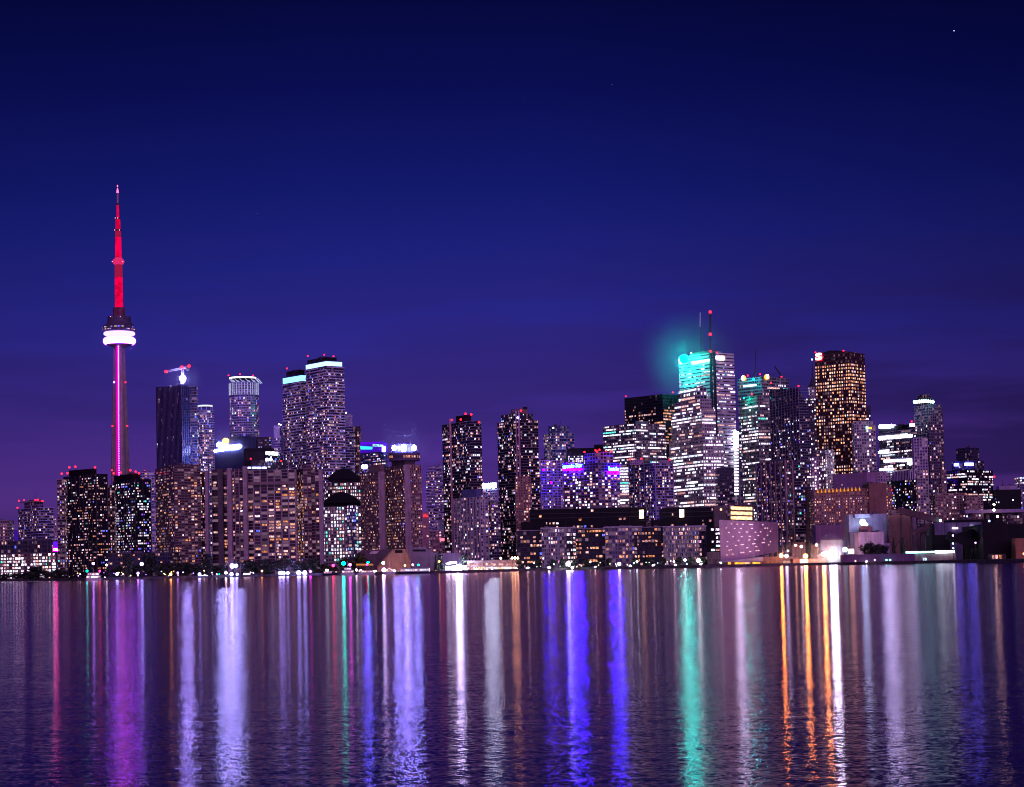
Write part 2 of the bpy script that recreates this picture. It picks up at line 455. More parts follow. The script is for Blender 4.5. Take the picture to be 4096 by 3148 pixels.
# ================================================================ far west end
v = N(-60, None, 37, 2082, 2100)
bld('apartment_block', 'terracotta apartment block with pale slab lines cut off at the picture edge', [
    ('tower_body', v, BROWN, style(9, 13, p=.25, vb=2170), ('balcony_trim', banding(v, 13, SLAB)))])
v = N(-10, None, 215, 2162, 1850)
bld('loft_building', 'low dark loft building with scattered warm rooms above the bright office windows', [
    ('tower_body', v, DARKG, style(13, 16, .7, .6, p=.28, vb=2215), ('balcony_trim', fins(v, 26, CONCD, .6, .4)))])
v = N(72, 154, 214, 2031, 2000); w = up(v, 97, 150, 173, 2007)
cp = block(80, 150, 175, 2003, 2003, base=w.z1)
bld('condo_tower', 'stepped glass condo with thin white slab lines beside the domed stadium', [
    ('tower_body', v, CONDO, style(9, 10.4, .8, .6, p=.2, vb=2165), ('balcony_trim', banding(v, 10.4, SLABB, .5))),
    ('penthouse', w, CONDO, None), ('roof_cap', cp, SLABD, None)],
    beacons=[(76, 2003), (96, 2000), (142, 2000), (152, 1999), (170, 2004), (70, 2031)])
# stadium dome behind
d0 = P(62, 2160, 2350); mb = MB(); rr = 75
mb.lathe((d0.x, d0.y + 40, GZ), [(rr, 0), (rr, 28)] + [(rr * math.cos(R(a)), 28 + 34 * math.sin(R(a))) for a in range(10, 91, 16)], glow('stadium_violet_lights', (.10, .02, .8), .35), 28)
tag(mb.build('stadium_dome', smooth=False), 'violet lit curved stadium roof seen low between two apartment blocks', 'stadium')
v = N(212, None, 240, 2072, 2250)
bld('slim_apartment_block', 'slim violet-grey block squeezed above the red lettered sign', [('tower_body', v, PURP, style(8, 10, p=.35, pal='lil', vb=2170))])
v = N(-10, 205, 223, 2211, 1700, a=12)
bld('waterfront_office', 'low brown brick office with six rows of brightly lit wide windows', [
    ('tower_body', v, BROWN, style(19, 13, .8, .62, p=1.25, pal='offt', mode='res', vb=2300), ('brick_trim', fins(v, 19, BROWNC, .7, .4)))])
v = N(223, None, 241, 2206, 1760); e = bld('lavender_annex', 'narrow lavender building under the red lettered sign', [
    ('tower_body', v, LAV, style(9, 9, .6, .6, p=.3, pal='lil', vb=2270))])
v = N(212, None, 241, 2166, 1700, base=P(225, 2208, 1700).z)
e = bld('sign_tower', 'violet glowing panel above a small red sign with cream letters', [('panel_frame', v, VIOL, None)], cat='sign')
face_shape(e, 'sign_panel', v, 0, [(212, 2192), (240, 2192), (240, 2207), (212, 2207)], glow('sign_red', (1, .0, .16), 9))
lettering(e, 'CEL', v, 0, 224, 2199, 8.5, glow('letters_cream', (1, .12, .35), 50), 20, off=1.6, bold=.03)
mb = MB()
for i in (217, 226, 236):
    c = P(i, 2207, 1704); mb.bar((c.x, c.y, GZ), (c.x, c.y, c.z), .5, DARKM)
mb.build('support_post', e)

# big dark twin towers
v = N(255, 384, 428, 1895, 1640, a=20); v2 = N(228, None, 256, 1918, 1650); w = up(v, 275, 372, 386, 1874)
bld('dark_condo_tower', 'bulky near-black condo tower west of the needle tower with toothed balconies', [
    ('tower_body', v, BLACK, style(8.5, 10.6, .8, .5, p=.36, vb=2290, runs=.35, vt=1905), ('balcony_trim', fins(v, 34, DARKM, .8, .5))),
    ('side_wing', v2, BROWN2, style(9, 10.6, .6, .6, p=.5, vb=2290, cap=40), ('balcony_trim', banding(v2, 10.6, SLABD, .5, 1.4))),
    ('penthouse', w, BLK, None)],
    beacons=[(247, 1895), (270, 1893), (277, 1869), (301, 1867), (380, 1869)])
v = N(455, 540, 601, 1916, 1680, a=25); v2 = N(430, None, 456, 1940, 1690); w = up(v, 456, 530, 562, 1895)
bld('dark_condo_tower', 'near-black condo tower with bluish rooms standing in front of the needle tower foot', [
    ('tower_body', v, BLACK, style(8.5, 10.6, .8, .52, p=.48, pal='cold', vb=2215, runs=.3, vt=1928), ('balcony_trim', fins(v, 34, DARKM, .8, .5))),
    ('side_wing', v2, BROWN2, style(9, 10.6, .55, .6, p=.5, pal='res', vb=2215)),
    ('penthouse', w, BLK, None)], beacons=[(455, 1893), (481, 1891), (543, 1887), (556, 1893), (521, 1881)])
v = N(560, None, 624, 1890, 1960)
bld('balconied_condo', 'pale slab-lined condo half hidden between the black tower and the brown tower', [
    ('tower_body', v, CONDOW, style(9, 10.2, .8, .6, p=.32, pal='res', vb=2215), ('balcony_trim', banding(v, 10.2, SLABB, .6)))], beacons=[(578, 1884)])
# low dark podium and buildings behind the trees
v = N(430, None, 690, 2212, 1560)
bld('harbour_pavilion', 'long low pavilion with a sloping dark roof and a few teal shop windows', [
    ('tower_body', v, DARKG, style(10, 16, .7, .4, p=.22, pal='ora', vb=2300))])

# dark glass tower with crane
v = N(624, 726, 758, 1536, 2350, a=12); v2 = block(757, None, 785, 1546, 2362)
vs = N(626, None, 725, 1548, 2345.0, th=6) if False else None
v.zt = [P(726, 1541, 2350).z, P(758, 1543, 2350).z, P(758, 1543, 2350).z, P(624, 1534, 2350).z]
e = bld('unfinished_glass_tower', 'dark unfinished glass tower carrying a crane above a white ball lamp', [
    ('tower_body', v, facade('blue_black_glass', (.035, .04, .13), .8, .7, glass=(.015, .02, .07), faint=.04), style(9, 10.8, .5, .6, p=.03, pal='cold', vb=1870), ('frame_trim', fins(v, 9.5, plain('violet_mullion', (.13, .11, .24), .5), .55, .5)),
     ),
    ('glass_wing', v2, BLUEG, style(9, 10.8, .8, .6, p=.08, pal='cold', vb=1870), ('balcony_trim', banding(v2, 10.8, SLABD, .5)))])
# the crane stands on it: its own thing
c = P(731, 1538, 2365); e = root('tower_crane', c, 'tower crane with red lamps standing on the dark unfinished glass tower', 'crane')
mb = MB(); top = P(729, 1474, 2365)
for dx, dy in ((-1.2, -1.2), (1.2, -1.2), (1.2, 1.2), (-1.2, 1.2)):
    mb.bar((c.x + dx, c.y + dy, c.z - 6), (c.x + dx, c.y + dy, top.z), .28, PALE, 4)
z = c.z
while z < top.z - 3:
    mb.bar((c.x - 1.2, c.y - 1.2, z), (c.x + 1.2, c.y - 1.2, z + 2.6), .18, PALE, 3); mb.bar((c.x + 1.2, c.y + 1.2, z), (c.x + 1.2, c.y - 1.2, z + 2.6), .18, PALE, 3); z += 2.6
mb.build('mast', e)
a = P(664, 1490, 2365); b = P(757, 1470, 2365); mb = MB()
def truss(mb, a, b, h, r, mat, n=12):
    a, b = Vector(a), Vector(b); u = Vector((0, 0, h))
    mb.bar(a, b, r, mat, 4); mb.bar(a + u, b + u, r, mat, 4)
    for i in range(n):
        p = a.lerp(b, i / n); q = a.lerp(b, (i + .5) / n) + u; s_ = a.lerp(b, (i + 1) / n); mb.bar(p, q, r * .7, mat, 3); mb.bar(q, s_, r * .7, mat, 3)
truss(mb, a, b, 2.0, .32, PALE, 16); mb.build('jib', e)
mb = MB(); mb.box((b.x - 2, b.y, b.z - 4), 4, 2, 4, CONCD); mb.build('counterweight', e)
for x, y in ((664, 1486), (728, 1469), (756, 1464)): beacon(e, x, y, 2364, 1.8)
lm = MB(); q = P(731, 1514, 2363); lm.ball(q, 3.7, glow('crane_work_light', (.38, .38, 1), 300), 12, 8)
tag(lm.build('work_lamp', loc=q), 'big white ball lamp hanging on the crane mast', 'lamp')

# brown tower in front
v = N(621, 696, 801, 1864, 1600, a=24); w = up(v, 660, 700, 798, 1858, 3); v2 = block(800, None, 830, 1886, 1625)
col = block(817, None, 829, 1884, 1620)
bld('brown_office_tower', 'broad brown tower with gridded walls just beneath the dark glass tower', [
    ('tower_body', v, BROWN2, style(13, 10.4, .72, .6, p=.25, pal='ora', vb=2262, runs=.2, vt=1905), ('brick_trim', banding(v, 10.4, plain('brick_spandrel', (.20, .12, .13)), .9, .3))),
    ('penthouse', w, BROWN2, None), ('side_wing', v2, BROWN2, style(8, 10.4, .7, .6, p=.4, pal='res', vb=2262)), ('stair_shaft', block(818, None, 830, 1887, 1612), CONC, None)])
v = N(784, 800, 855, 1640, 2450); w = drum(815, 30, 1619, 2460, base=v.z1 + 5.5)
cr = MB()
for q in w.poly[::2]: cr.bar((q[0], q[1], v.z1), (q[0], q[1], w.z0), .5, SLABB, 4)
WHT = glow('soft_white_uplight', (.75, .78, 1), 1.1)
bld('slim_white_condo', 'slim white condo with a lit oval canopy beside the dark unfinished tower', [
    ('tower_body', v, CONDOW, style(8, 9.8, .8, .6, p=.44, pal='resb', vb=2215), ('balcony_trim', banding(v, 9.8, SLABB, .6, 1.0)), ('crown_strut', cr)),
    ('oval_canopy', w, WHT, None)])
# round-topped condo
D = 2500
v = drum(967, 58, 1528, D, 16); w = drum(963, 54, 1505, D + 4, 20, base=P(960, 1510, D).z)
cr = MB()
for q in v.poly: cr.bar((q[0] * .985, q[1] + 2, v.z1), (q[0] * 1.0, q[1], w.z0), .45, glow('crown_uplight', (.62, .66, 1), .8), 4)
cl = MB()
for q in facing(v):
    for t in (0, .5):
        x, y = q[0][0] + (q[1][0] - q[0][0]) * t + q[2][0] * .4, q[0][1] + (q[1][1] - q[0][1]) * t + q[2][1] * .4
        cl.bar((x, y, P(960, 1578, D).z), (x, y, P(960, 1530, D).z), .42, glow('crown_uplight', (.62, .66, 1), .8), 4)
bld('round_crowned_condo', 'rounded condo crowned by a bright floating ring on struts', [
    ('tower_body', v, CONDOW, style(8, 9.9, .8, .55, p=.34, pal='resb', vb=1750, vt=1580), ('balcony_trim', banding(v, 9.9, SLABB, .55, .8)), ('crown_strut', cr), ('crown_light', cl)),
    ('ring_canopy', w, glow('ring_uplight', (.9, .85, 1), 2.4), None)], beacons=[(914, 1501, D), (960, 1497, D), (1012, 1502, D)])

# the needle tower
def needle():
    D = 2600; k = D / F; b = P(484, 2290, D); cx = P(478, 1380, D).x
    e = root('needle_tower', (cx, D, GZ), 'tall concrete needle tower with red lit mast and white glowing pod', 'tower')
    zz = lambda y: P(478, y, D).z
    shaftm = plain('shaft_concrete', (.34, .24, .28), .8); mb = MB()
    hs = [(2300, 46), (2100, 42), (1890, 38), (1700, 32.5), (1550, 28), (1450, 25), (1385, 23)]
    rings = []
    for y, hw in hs:
        r = hw * k; ring = []
        for i in range(24):
            th = 2 * math.pi * i / 24 - math.pi / 2 + .35; lobe = abs(math.cos(1.5 * (th - .35 + math.pi / 2)))
            rr = r * (.50 + .62 * lobe ** 3)
            ring.append((cx + rr * math.cos(th), D + rr * math.sin(th), zz(y)))
        rings.append(ring)
    for A, B in zip(rings, rings[1:]):
        for i in range(24):
            j = (i + 1) % 24; mb.face([A[i], A[j], B[j], B[i]], shaftm)
    mb.build('shaft', e)
    # LED strip up the hollow between two legs
    mg = glow('led_magenta', (.75, .0, .42), 1.0); wh = glow('led_white_dots', (1, .12, .9), 30); mb = MB(); md = MB()
    prev = None
    for y, hw in hs:
        r = hw * k; p = (cx - .7, D - r * 1.13, zz(y))
        if prev:
            for xo, wd, m, tgt in ((-1.2, 1.35, mg, mb), (1.1, .8, glow('led_violet', (.3, .02, 1), .7), mb)):
                A, B = prev, p; tgt.face([(A[0] + xo - wd, A[1], A[2]), (A[0] + xo + wd, A[1], A[2]), (B[0] + xo + wd, B[1], B[2]), (B[0] + xo - wd, B[1], B[2])], m)
            n = int((p[2] - prev[2]) / 3.2)
            for i in range(n):
                q = Vector(prev).lerp(Vector(p), (i + .5) / n); md.box((q.x + 1.0, q.y - .4, q.z), .55, .4, 1.1, wh)
        prev = p
    mb.build('led_strip', e); md.build('led_dots', e)
    def lat(nm, prof, mat, n=24):
        m = MB(); m.lathe((cx, D, 0), [(hw * k, zz(y)) for y, hw in prof], mat, n); return m.build(nm, e)
    lat('pod_underside', [(1388, 24), (1382, 46), (1377, 56)], plain('pod_grey', (.25, .18, .28), .6))
    lat('radome_ring', [(1378, 56), (1372, 62), (1364, 64.5), (1356, 62), (1351, 56)], glow('pod_white', (.30, .06, 1), 38), 32)
    lat('upper_light_ring', [(1342, 57), (1338, 62), (1332, 62), (1329, 58)], glow('pod_white_upper', (.5, .3, 1), 3), 32)
    lat('pod_decks', [(1329, 60), (1326, 65), (1306, 65), (1303, 60), (1296, 52), (1288, 46), (1268, 46), (1267, 26)], plain('pod_dark', (.10, .07, .14), .4), 32)
    wins = []
    for i in range(40):
        th = math.pi + math.pi * (i + .5) / 40
        if rnd() < .55:
            y = 1312 if rnd() < .6 else 1321
            wins.append((cx + 65.4 * k * math.cos(th), D + 65.4 * k * math.sin(th), zz(y), th + math.pi / 2, 2.4, 1.3, pick('lil') if rnd() < .6 else 'amber'))
    put_windows(e, wins, 100)
    red = glow('mast_red_glow', (1, .0, .065), .95, .35, .12); redd = glow('mast_deep_red', (.85, .02, .12), .42); gr = plain('mast_steel', (.55, .25, .40), .6)  # mast and skypod glow by themselves, standing in for red floodlight
    lat('mast_base', [(1268, 24), (1232, 24), (1230, 17)], plain('mast_base_brown', (.22, .05, .10), .7), 8)
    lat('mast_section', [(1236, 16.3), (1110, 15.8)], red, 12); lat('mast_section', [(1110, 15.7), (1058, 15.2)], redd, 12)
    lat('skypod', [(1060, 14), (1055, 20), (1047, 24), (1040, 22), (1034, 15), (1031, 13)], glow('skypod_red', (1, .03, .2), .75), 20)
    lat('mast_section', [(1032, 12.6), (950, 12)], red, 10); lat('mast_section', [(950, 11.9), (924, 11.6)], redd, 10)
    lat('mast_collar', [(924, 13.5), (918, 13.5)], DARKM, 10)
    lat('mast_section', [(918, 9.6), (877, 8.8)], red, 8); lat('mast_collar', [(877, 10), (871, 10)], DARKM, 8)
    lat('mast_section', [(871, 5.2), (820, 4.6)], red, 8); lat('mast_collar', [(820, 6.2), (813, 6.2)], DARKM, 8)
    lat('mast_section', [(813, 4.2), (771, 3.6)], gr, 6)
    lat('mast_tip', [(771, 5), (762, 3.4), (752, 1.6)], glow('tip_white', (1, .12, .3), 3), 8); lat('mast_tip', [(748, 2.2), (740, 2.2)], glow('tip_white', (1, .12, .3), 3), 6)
    for x, y, dd in ((478 - 22, 1529, -6), (478 + 24, 1529, -6), (478 - 28, 1704, -6), (478 + 31, 1704, -6), (448, 1881, -6), (522, 1881, -6)):
        beacon(e, x, y, D - 9, 1.1, glow('beacon_blue', (.2, .1, 1), 22) if (x, y) == (456, 1529) else None)
    for x, y in ((461, 872), (471, 872), (459, 920), (478, 920), (449, 1046), (491, 1047), (442, 1266), (482, 1266)): beacon(e, x, y, D - 18 if y > 1200 else D - 9, .55, glow('mast_lamp', (1, .3, .5), 4))
needle()

# sign building
D = 2300
v = N(858, 990, 1025, 1744, D, a=5); e = bld('navy_sign_building', 'dark blue box building with a huge white logo sign on its wall', [
    ('tower_body', v, NAVY, None),
    ('side_wing', block(1024, None, 1084, 1748, D + 12), DARKG, style(9, 9, .8, .5, p=.35, pal='lil', vb=1830)),
    ('glass_wing', block(975, None, 1088, 1793, D - 40), BLACK, style(4, 60, .3, .9, p=.0)),
    ('front_wing', block(1060, None, 1114, 1806, D - 70), BLACK, style(7, 9, .8, .6, p=.25, pal='cold', vb=1850)),
    ('lower_wing', block(1006, None, 1131, 1840, D - 120), DARKG, style(7, 11, .6, .7, p=.4, pal='cold', vb=1870), ('frame_trim', fins(block(1006, None, 1131, 1840, D - 120), 4, DARKM, .4, .4)))],
    beacons=[(1003, 1835, D - 125), (1125, 1844, D - 125)])
BIG = glow('huge_logo_white', (.38, .44, 1), 120)
o = face_shape(e, 'sign_logo', v, 3, [(858, 1801), (874, 1797), (880, 1794), (880, 1788), (870, 1786), (868, 1776), (876, 1769), (892, 1771), (900, 1771), (908, 1778), (920, 1782), (945, 1780), (958, 1777), (965, 1781), (964, 1791), (955, 1796), (942, 1799), (915, 1799), (895, 1803), (876, 1804), (866, 1808), (859, 1808)], BIG)
pts = [(907 + 13.5 * math.cos(i * .5236), 1765 + 13.5 * math.sin(i * .5236)) for i in range(12)]
face_shape(e, 'sign_emblem', v, 3, pts, glow('emblem_gold', (1, .50, .16), 3.2, .4, .5), .5, 1.4)
v2 = block(1060, None, 1114, 1806, D - 70)
face_shape(e, 'sign_banner', v2, 0, [(1063, 1806), (1113, 1808), (1113, 1822), (1063, 1819)], glow('banner_light', (.80, .95, 1), 4, .5, .4))
v2 = block(1006, None, 1131, 1840, D - 120)
for x0, x1 in ((984, 1004), (1009, 1026), (1030, 1044), (1048, 1066)):
    face_shape(e, 'lit_strip', v2, 0, [(x0, 1868), (x1, 1868), (x1, 1874), (x0, 1875)], glow('strip_bluewhite', (.45, .50, 1), 9), .6, .8)
for x in (1068, 1083):
    q = P(x, 1838, D - 124); m = MB(); m.ball(q, 1.9, glow('strip_bluewhite', (.45, .50, 1), 9), 8, 5); m.build('flood_lamp', e, loc=q)

v = N(1095, None, 1119, 1752, 2420); v2 = block(1118, None, 1130, 1712, 2422)
bld('slim_panel_tower', 'slim tower with a pale blue gridded panel near its top', [
    ('panel_crown', block(1095, None, 1118, 1702, 2421, base=v.z1), facade('pale_blue_panel', (.60, .62, .95), .8, .8, glass=(.45, .48, .8), gvar=.2), style(6, 6, p=0)),
    ('tower_body', v, CONDOW, style(8, 10, p=.2, pal='cold', vb=1840), ('balcony_trim', banding(v, 20, SLABB, 1.4))), ('side_wing', v2, BLUEG, style(6, 10, p=.1, vb=1840))], beacons=[(1116, 1697, 2424, glow('small_white_lamp', (1, .8, .6), 6)), (1123, 1699, 2424, glow('small_white_lamp', (1, .8, .6), 6))])

# the twin towers with staggered balconies
for xl, xc, xr, yt, D, yb1, yb2, pen, lab, vb, bs in (
    (1131, 1206, 1232, 1529, 2400, 1524, 1497, (1145, 1195, 1218, 1478), 'shorter twin condo with staggered balconies under a glowing white band', 1870, [(1148, 1474)]),
    (1223, 1305, 1375, 1468, 2340, 1463, 1441, (1229, 1300, 1347, 1428), 'taller twin condo with staggered balconies and a wraparound white light band', 2000, [(1231, 1424), (1297, 1419), (1334, 1425)])):
    v = N(xl, xc, xr, yt, D); w = block(xl + 1, xc - 1, xr - 9, yb2, D + 5, base=v.z1); band = block(xl, xc, xr - 7, yb2 + 4, D + 2, base=P(xc, yb1 - 1, D).z)
    z0 = P(xc, vb, D).z
    mb = banding(v, 11.4, SLAB, 1.45, 1.5, keep=.8, seg=11, z_lo=z0); mb2 = MB()
    wcrown = block(*pen, D + 12, base=w.z1)
    bld('twin_condo_tower', lab, [
        ('tower_body', v, CONDO, style(8, 11.4, .8, .5, p=.26 if xl < 1200 else .42, pal='resb', vb=vb, vt=yt + 14), ('balcony_trim', mb)),
        ('crown_wall', w, NAVY, None), ('light_band', band, glow('band_white', (.22, .62, 1) if xl < 1200 else (.36, .62, 1), 2.3), None), ('penthouse', wcrown, BLK, None)],
        group='twin condo towers with light bands', beacons=[(x, y, D + 5) for x, y in bs])
v = N(1372, None, 1414, 1705, 2420); v2 = N(1414, None, 1442, 1705, 2440)
bld('stepped_condo', 'dim condo with a pale grid screen stepping down behind the taller twin tower', [
    ('tower_body', v, CONDO, style(8, 10.5, .8, .6, p=.3, pal='resb', vb=1880), ('balcony_trim', banding(v, 10.5, SLABB, .7))),
    ('side_wing', v2, BROWN2, style(8, 10.5, .7, .6, p=.2, pal='ora', vb=1880)),
    ('screen_crown', block(1372, None, 1408, 1656, 2424, base=v.z1), facade('pale_screen_grid', (.36, .34, .62), .7, .7, glass=(.30, .28, .5), gvar=.2), style(6, 6, p=0))], beacons=[(1384, 1651, 2424, glow('small_white_lamp', (1, .8, .6), 6))])
v = N(1441, 1534, 1550, 1808, 2250, a=12); w = block(1441, 1534, 1549, 1770, 2250, a=12, base=v.z1)
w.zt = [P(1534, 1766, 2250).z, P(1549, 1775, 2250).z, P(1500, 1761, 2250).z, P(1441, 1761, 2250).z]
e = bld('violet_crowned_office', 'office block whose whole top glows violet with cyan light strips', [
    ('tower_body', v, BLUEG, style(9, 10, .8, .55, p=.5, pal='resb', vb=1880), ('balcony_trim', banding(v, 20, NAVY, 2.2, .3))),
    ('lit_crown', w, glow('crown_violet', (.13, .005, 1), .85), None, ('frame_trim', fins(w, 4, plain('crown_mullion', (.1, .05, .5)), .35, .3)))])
face_shape(e, 'light_strip', w, 3, [(1443, 1784), (1490, 1787), (1493, 1792), (1490, 1798), (1446, 1798)], glow('strip_cyan', (.05, .75, .95), 1.3), .5, .8)
face_shape(e, 'light_strip', w, 3, [(1494, 1776), (1535, 1779), (1535, 1787), (1494, 1786)], glow('strip_cyan_pale', (.35, .8, 1), 1.2, .5, .4), .5, .8)
face_shape(e, 'light_strip', w, 3, [(1532, 1784), (1543, 1785), (1543, 1807), (1532, 1807)], glow('strip_white_hot', (.40, .35, 1), 24), .6, .8)
q = P(1458, 1867, 2100); e = root('roof_floodlight', q, 'pair of blue-white flood lamps above the dark curved roof', 'floodlight')
for x in (1452.5, 1463.5):
    q = P(x, 1867, 2100); m = MB(); m.ball(q, 1.9, glow('flood_blue_white', (.12, .12, 1), 200), 8, 6, 1.3); m.build('lamp_head', e, loc=q)
m = MB(); q = P(1458, 1867, 2101); m.bar((q.x, q.y, q.z - 14), (q.x, q.y, q.z - 1), .4, DARKM); m.build('lamp_pole', e)

# big slab hotel on the shore
D = 1600
L1 = N(846, None, 871, 1878, D + 30); S1 = N(870, None, 890, 1874, D + 10); L2 = N(889, None, 909, 1876, D + 16)
S2 = N(907, None, 924, 1872, D); L3 = N(922, None, 972, 1875, D + 10); S3 = N(970, None, 986, 1865, D)
MN = N(985, None, 1180, 1880, D + 12); M2 = N(1179, 1212, 1244, 1862, D + 6, a=20); MR = N(1242, None, 1276, 1878, D + 12); S4 = N(1274, None, 1289, 1880, D + 4)
HS = dict(p=.66, pal='ora', vb=2240, cap=100, vt=1935)
bld('slab_hotel', 'very wide brown slab hotel with gridded rooms behind the shoreline trees', [
    ('tower_body', MN, HOTEL, style(27.5, 11.7, .70, .6, **HS), ('concrete_trim', fins(MN, 27.5, CONC, 1.0, .5, mb=banding(MN, 11.7, CONC, .35, .35))),
        ('crown_wall', (lambda m: (m.prism([(P(985, 1925, D + 8).x, D + 8), (P(1180, 1925, D + 8).x, D + 8), (P(1180, 1925, D + 8).x, D + 12), (P(985, 1925, D + 8).x, D + 12)], P(1080, 1936, D).z, P(1080, 1925, D).z, BROWNC), m)[1])(MB()))),
    ('west_wing', L1, BROWN2, style(18, 11.7, .6, .6, p=.3, pal='ora', vb=2240, cap=0)), ('wall_pier', S1, CONCD, None),
    ('wing_bay', L2, HOTEL, style(18, 11.7, .6, .6, p=.45, pal='ora', vb=2240)), ('wall_pier', S2, CONC, None),
    ('wing_bay', L3, HOTEL, style(16, 11.7, .6, .62, p=.6, pal='ora', vb=2240), ('concrete_trim', fins(L3, 16, CONC, .7, .4))), ('wall_pier', S3, CONC, None),
    ('lift_tower', M2, HOTEL, style(16, 11.7, .6, .6, p=.5, pal='ora', vb=2240, vt=1915)), ('wing_bay', MR, HOTEL, style(16, 11.7, .6, .6, p=.4, pal='ora', vb=2240)), ('wall_pier', S4, CONC, None)])
# office with two dark vaulted roofs
def vault(xl, xr, ys, yt, D, th, n=10):
    m = MB(); A = P(xl, ys, D); B = P(xr, ys, D); T = P((xl + xr) / 2, yt, D); pts = []
    for i in range(n + 1):
        t = i / n; pts.append((A.x + (B.x - A.x) * t, A.z + (T.z - A.z) * (math.sin(math.pi * (.15 + .7 * t)) - .454) / .546))
    for (x0, z0), (x1, z1) in zip(pts, pts[1:]):
        m.face([(x0, D, z0), (x1, D, z1), (x1, D + th, z1), (x0, D + th, z0)], BLK)
    m.face([(x, D, z) for x, z in reversed(pts)] , BLK); m.face([(x, D + th, z) for x, z in pts], BLK)
    return m
D = 1720; v = N(1288, None, 1444, 2026, D, th=40); v2 = N(1303, None, 1450, 1930, D + 60, th=30); gl = N(1388, None, 1424, 2020, D - 3, th=8); pk = N(1290, None, 1442, 2013, D + 4, th=20); pk2 = N(1325, None, 1445, 1918, D + 62)
bld('vaulted_office', 'stone office with two dark vaulted roofs and orderly cold white windows', [
    ('tower_body', v, STONE, style(11.5, 14, .62, .6, p=1.25, pal='offt', vb=2240), ('concrete_trim', fins(v, 11.5, CONC, .5, .3))), ('glass_strip', gl, BLUEG, style(6, 14, .8, .6, p=.7, pal='cold', vb=2225)),
    ('upper_block', v2, BROWN2, style(8, 14, .6, .55, p=1.1, pal='offt', vb=1990)),
    ('parapet', pk, BLK, None, ('vaulted_roof', vault(1288, 1440, 2014, 1967, D + 1, 38))), ('parapet', pk2, BLK, None, ('vaulted_roof', vault(1306, 1445, 1919, 1873, D + 61, 28)))])
# hotel towers with revolving restaurant
D = 1660
v = N(1440, 1514, 1541, 1888, D, a=15); sh = N(1513, None, 1537, 1886, D - 4, th=14); w = up(v, 1478, 1520, 1537, 1857)
bld('hotel_tower', 'lower brown hotel tower joined to the restaurant tower and next to the vaulted office', [
    ('tower_body', v, TAN, style(9, 11.6, .62, .5, p=.34, pal='ora', vb=2195), ('concrete_trim', banding(v, 11.6, BROWNC, .4, .3))), ('lift_shaft', sh, CONC, None), ('penthouse', w, BROWNC, None)])
v = N(1536, 1622, 1685, 1859, D - 20, a=22); sh = block(1616, None, 1640, 1858, D - 26, th=14)
w = up(v, 1566, 1620, 1660, 1842, 10); disc = drum(1613, 64, 1809, D - 12, 22, base=P(1613, 1844, D).z); cyl = drum(1615, 49, 1777, D + 4, 20, base=disc.z1)
e = bld('restaurant_hotel_tower', 'brown hotel tower topped by a round restaurant and glowing white discs', [
    ('tower_body', v, TAN, style(9, 11.6, .62, .5, p=.3, pal='ora', vb=2195, vt=1870), ('concrete_trim', banding(v, 11.6, BROWNC, .4, .3))), ('lift_shaft', sh, CONC, None),
    ('penthouse', w, CONCD, None), ('round_restaurant', disc, facade('restaurant_glass', (.12, .07, .16), .9, .34), style(8, 34, .8, .3, p=.8, pal='ora')), ('sign_drum', cyl, NAVY, None)])
for x, r, m in ((1578, 9.5, 0), (1615, 12, 0), (1657, 9, 0)):
    q = P(x, 1792, D + 2 - (6 if r > 10 else 0)); m = MB(); m.lathe((0, 0, 0), [(r * D / F * .8, -.6), (r * D / F, -.2), (r * D / F, .2), (r * D / F * .8, .6)], glow('disc_blue_white', (.28, .30, 1), 250), 20)
    m.v = [(q.x + a_, q.y - 1 + c_, q.z + b_ * 1.15) for a_, b_, c_ in m.v]; m.build('round_sign', e)
q = block(1560, None, 1700, 1776, D - 1)
lettering(e, 'S', q, 0, 1595.5, 1792, 13, glow('letter_white', (.8, .8, 1), 9), bold=.05)

v = N(1703, None, 1779, 1886, 2150); v2 = N(1712, None, 1765, 1864, 2155)
zz = MB()
for j in range(24):
    y = 1870 + j * 12.5; x0 = 1737 + 8 * math.sin(j * 1.3); xs = 1703 if j > 1 else 1712
    a = P(xs, y, 2148); b = P(x0, y + 2, 2147); c_ = P(1779, y + 14 * math.sin(j * 1.9), 2147)
    zz.bar(a, b, .5, SLAB, 4); zz.bar(b, c_, .5, SLAB, 4)
bld('zigzag_condo', 'condo faced with pale zigzag slab lines beside the dark pink-edged tower', [
    ('tower_body', v, CONDO, style(7, 11.5, .8, .45, p=.4, pal='resb', vb=2190), ('zigzag_trim', zz)), ('penthouse', v2, CONDO, None)])
v = N(1690, None, 1715, 2049, 1900); e = bld('narrow_pink_block', 'narrow pink block with a red sign under its slanted top', [
    ('tower_body', v, plain('pink_plaster', (.60, .30, .32)), style(16, 13, .9, .5, p=.1, pal='ora', vb=2190), ('concrete_trim', banding(v, 13, plain('pink_plaster', (.60, .30, .32)), .8, .3)))])
face_shape(e, 'sign_panel', v, 0, [(1694, 2055), (1711, 2061), (1711, 2068), (1694, 2068)], glow('sign_red_soft', (1, .03, .06), 1.6, .5, .6))
v = N(1719, None, 1790, 2124, 1800); v2 = N(1752, None, 1790, 2080, 1900)
e = bld('low_grey_block', 'low grey-violet block with a red oval lamp at the foot of the dark tower', [
    ('tower_body', v, PURP, style(11, 12, .6, .5, p=.35, pal='resb', vb=2190)), ('upper_block', v2, facade('green_grey_concrete', (.30, .32, .34), .4, .4), style(8, 9, p=.05, vb=2120))])
q = P(1772, 2158, 1780); m = MB(); m.ball(q, 3.2, glow('oval_red', (1, .05, .08), 7), 10, 5, .4); m.build('oval_sign', e, loc=q)

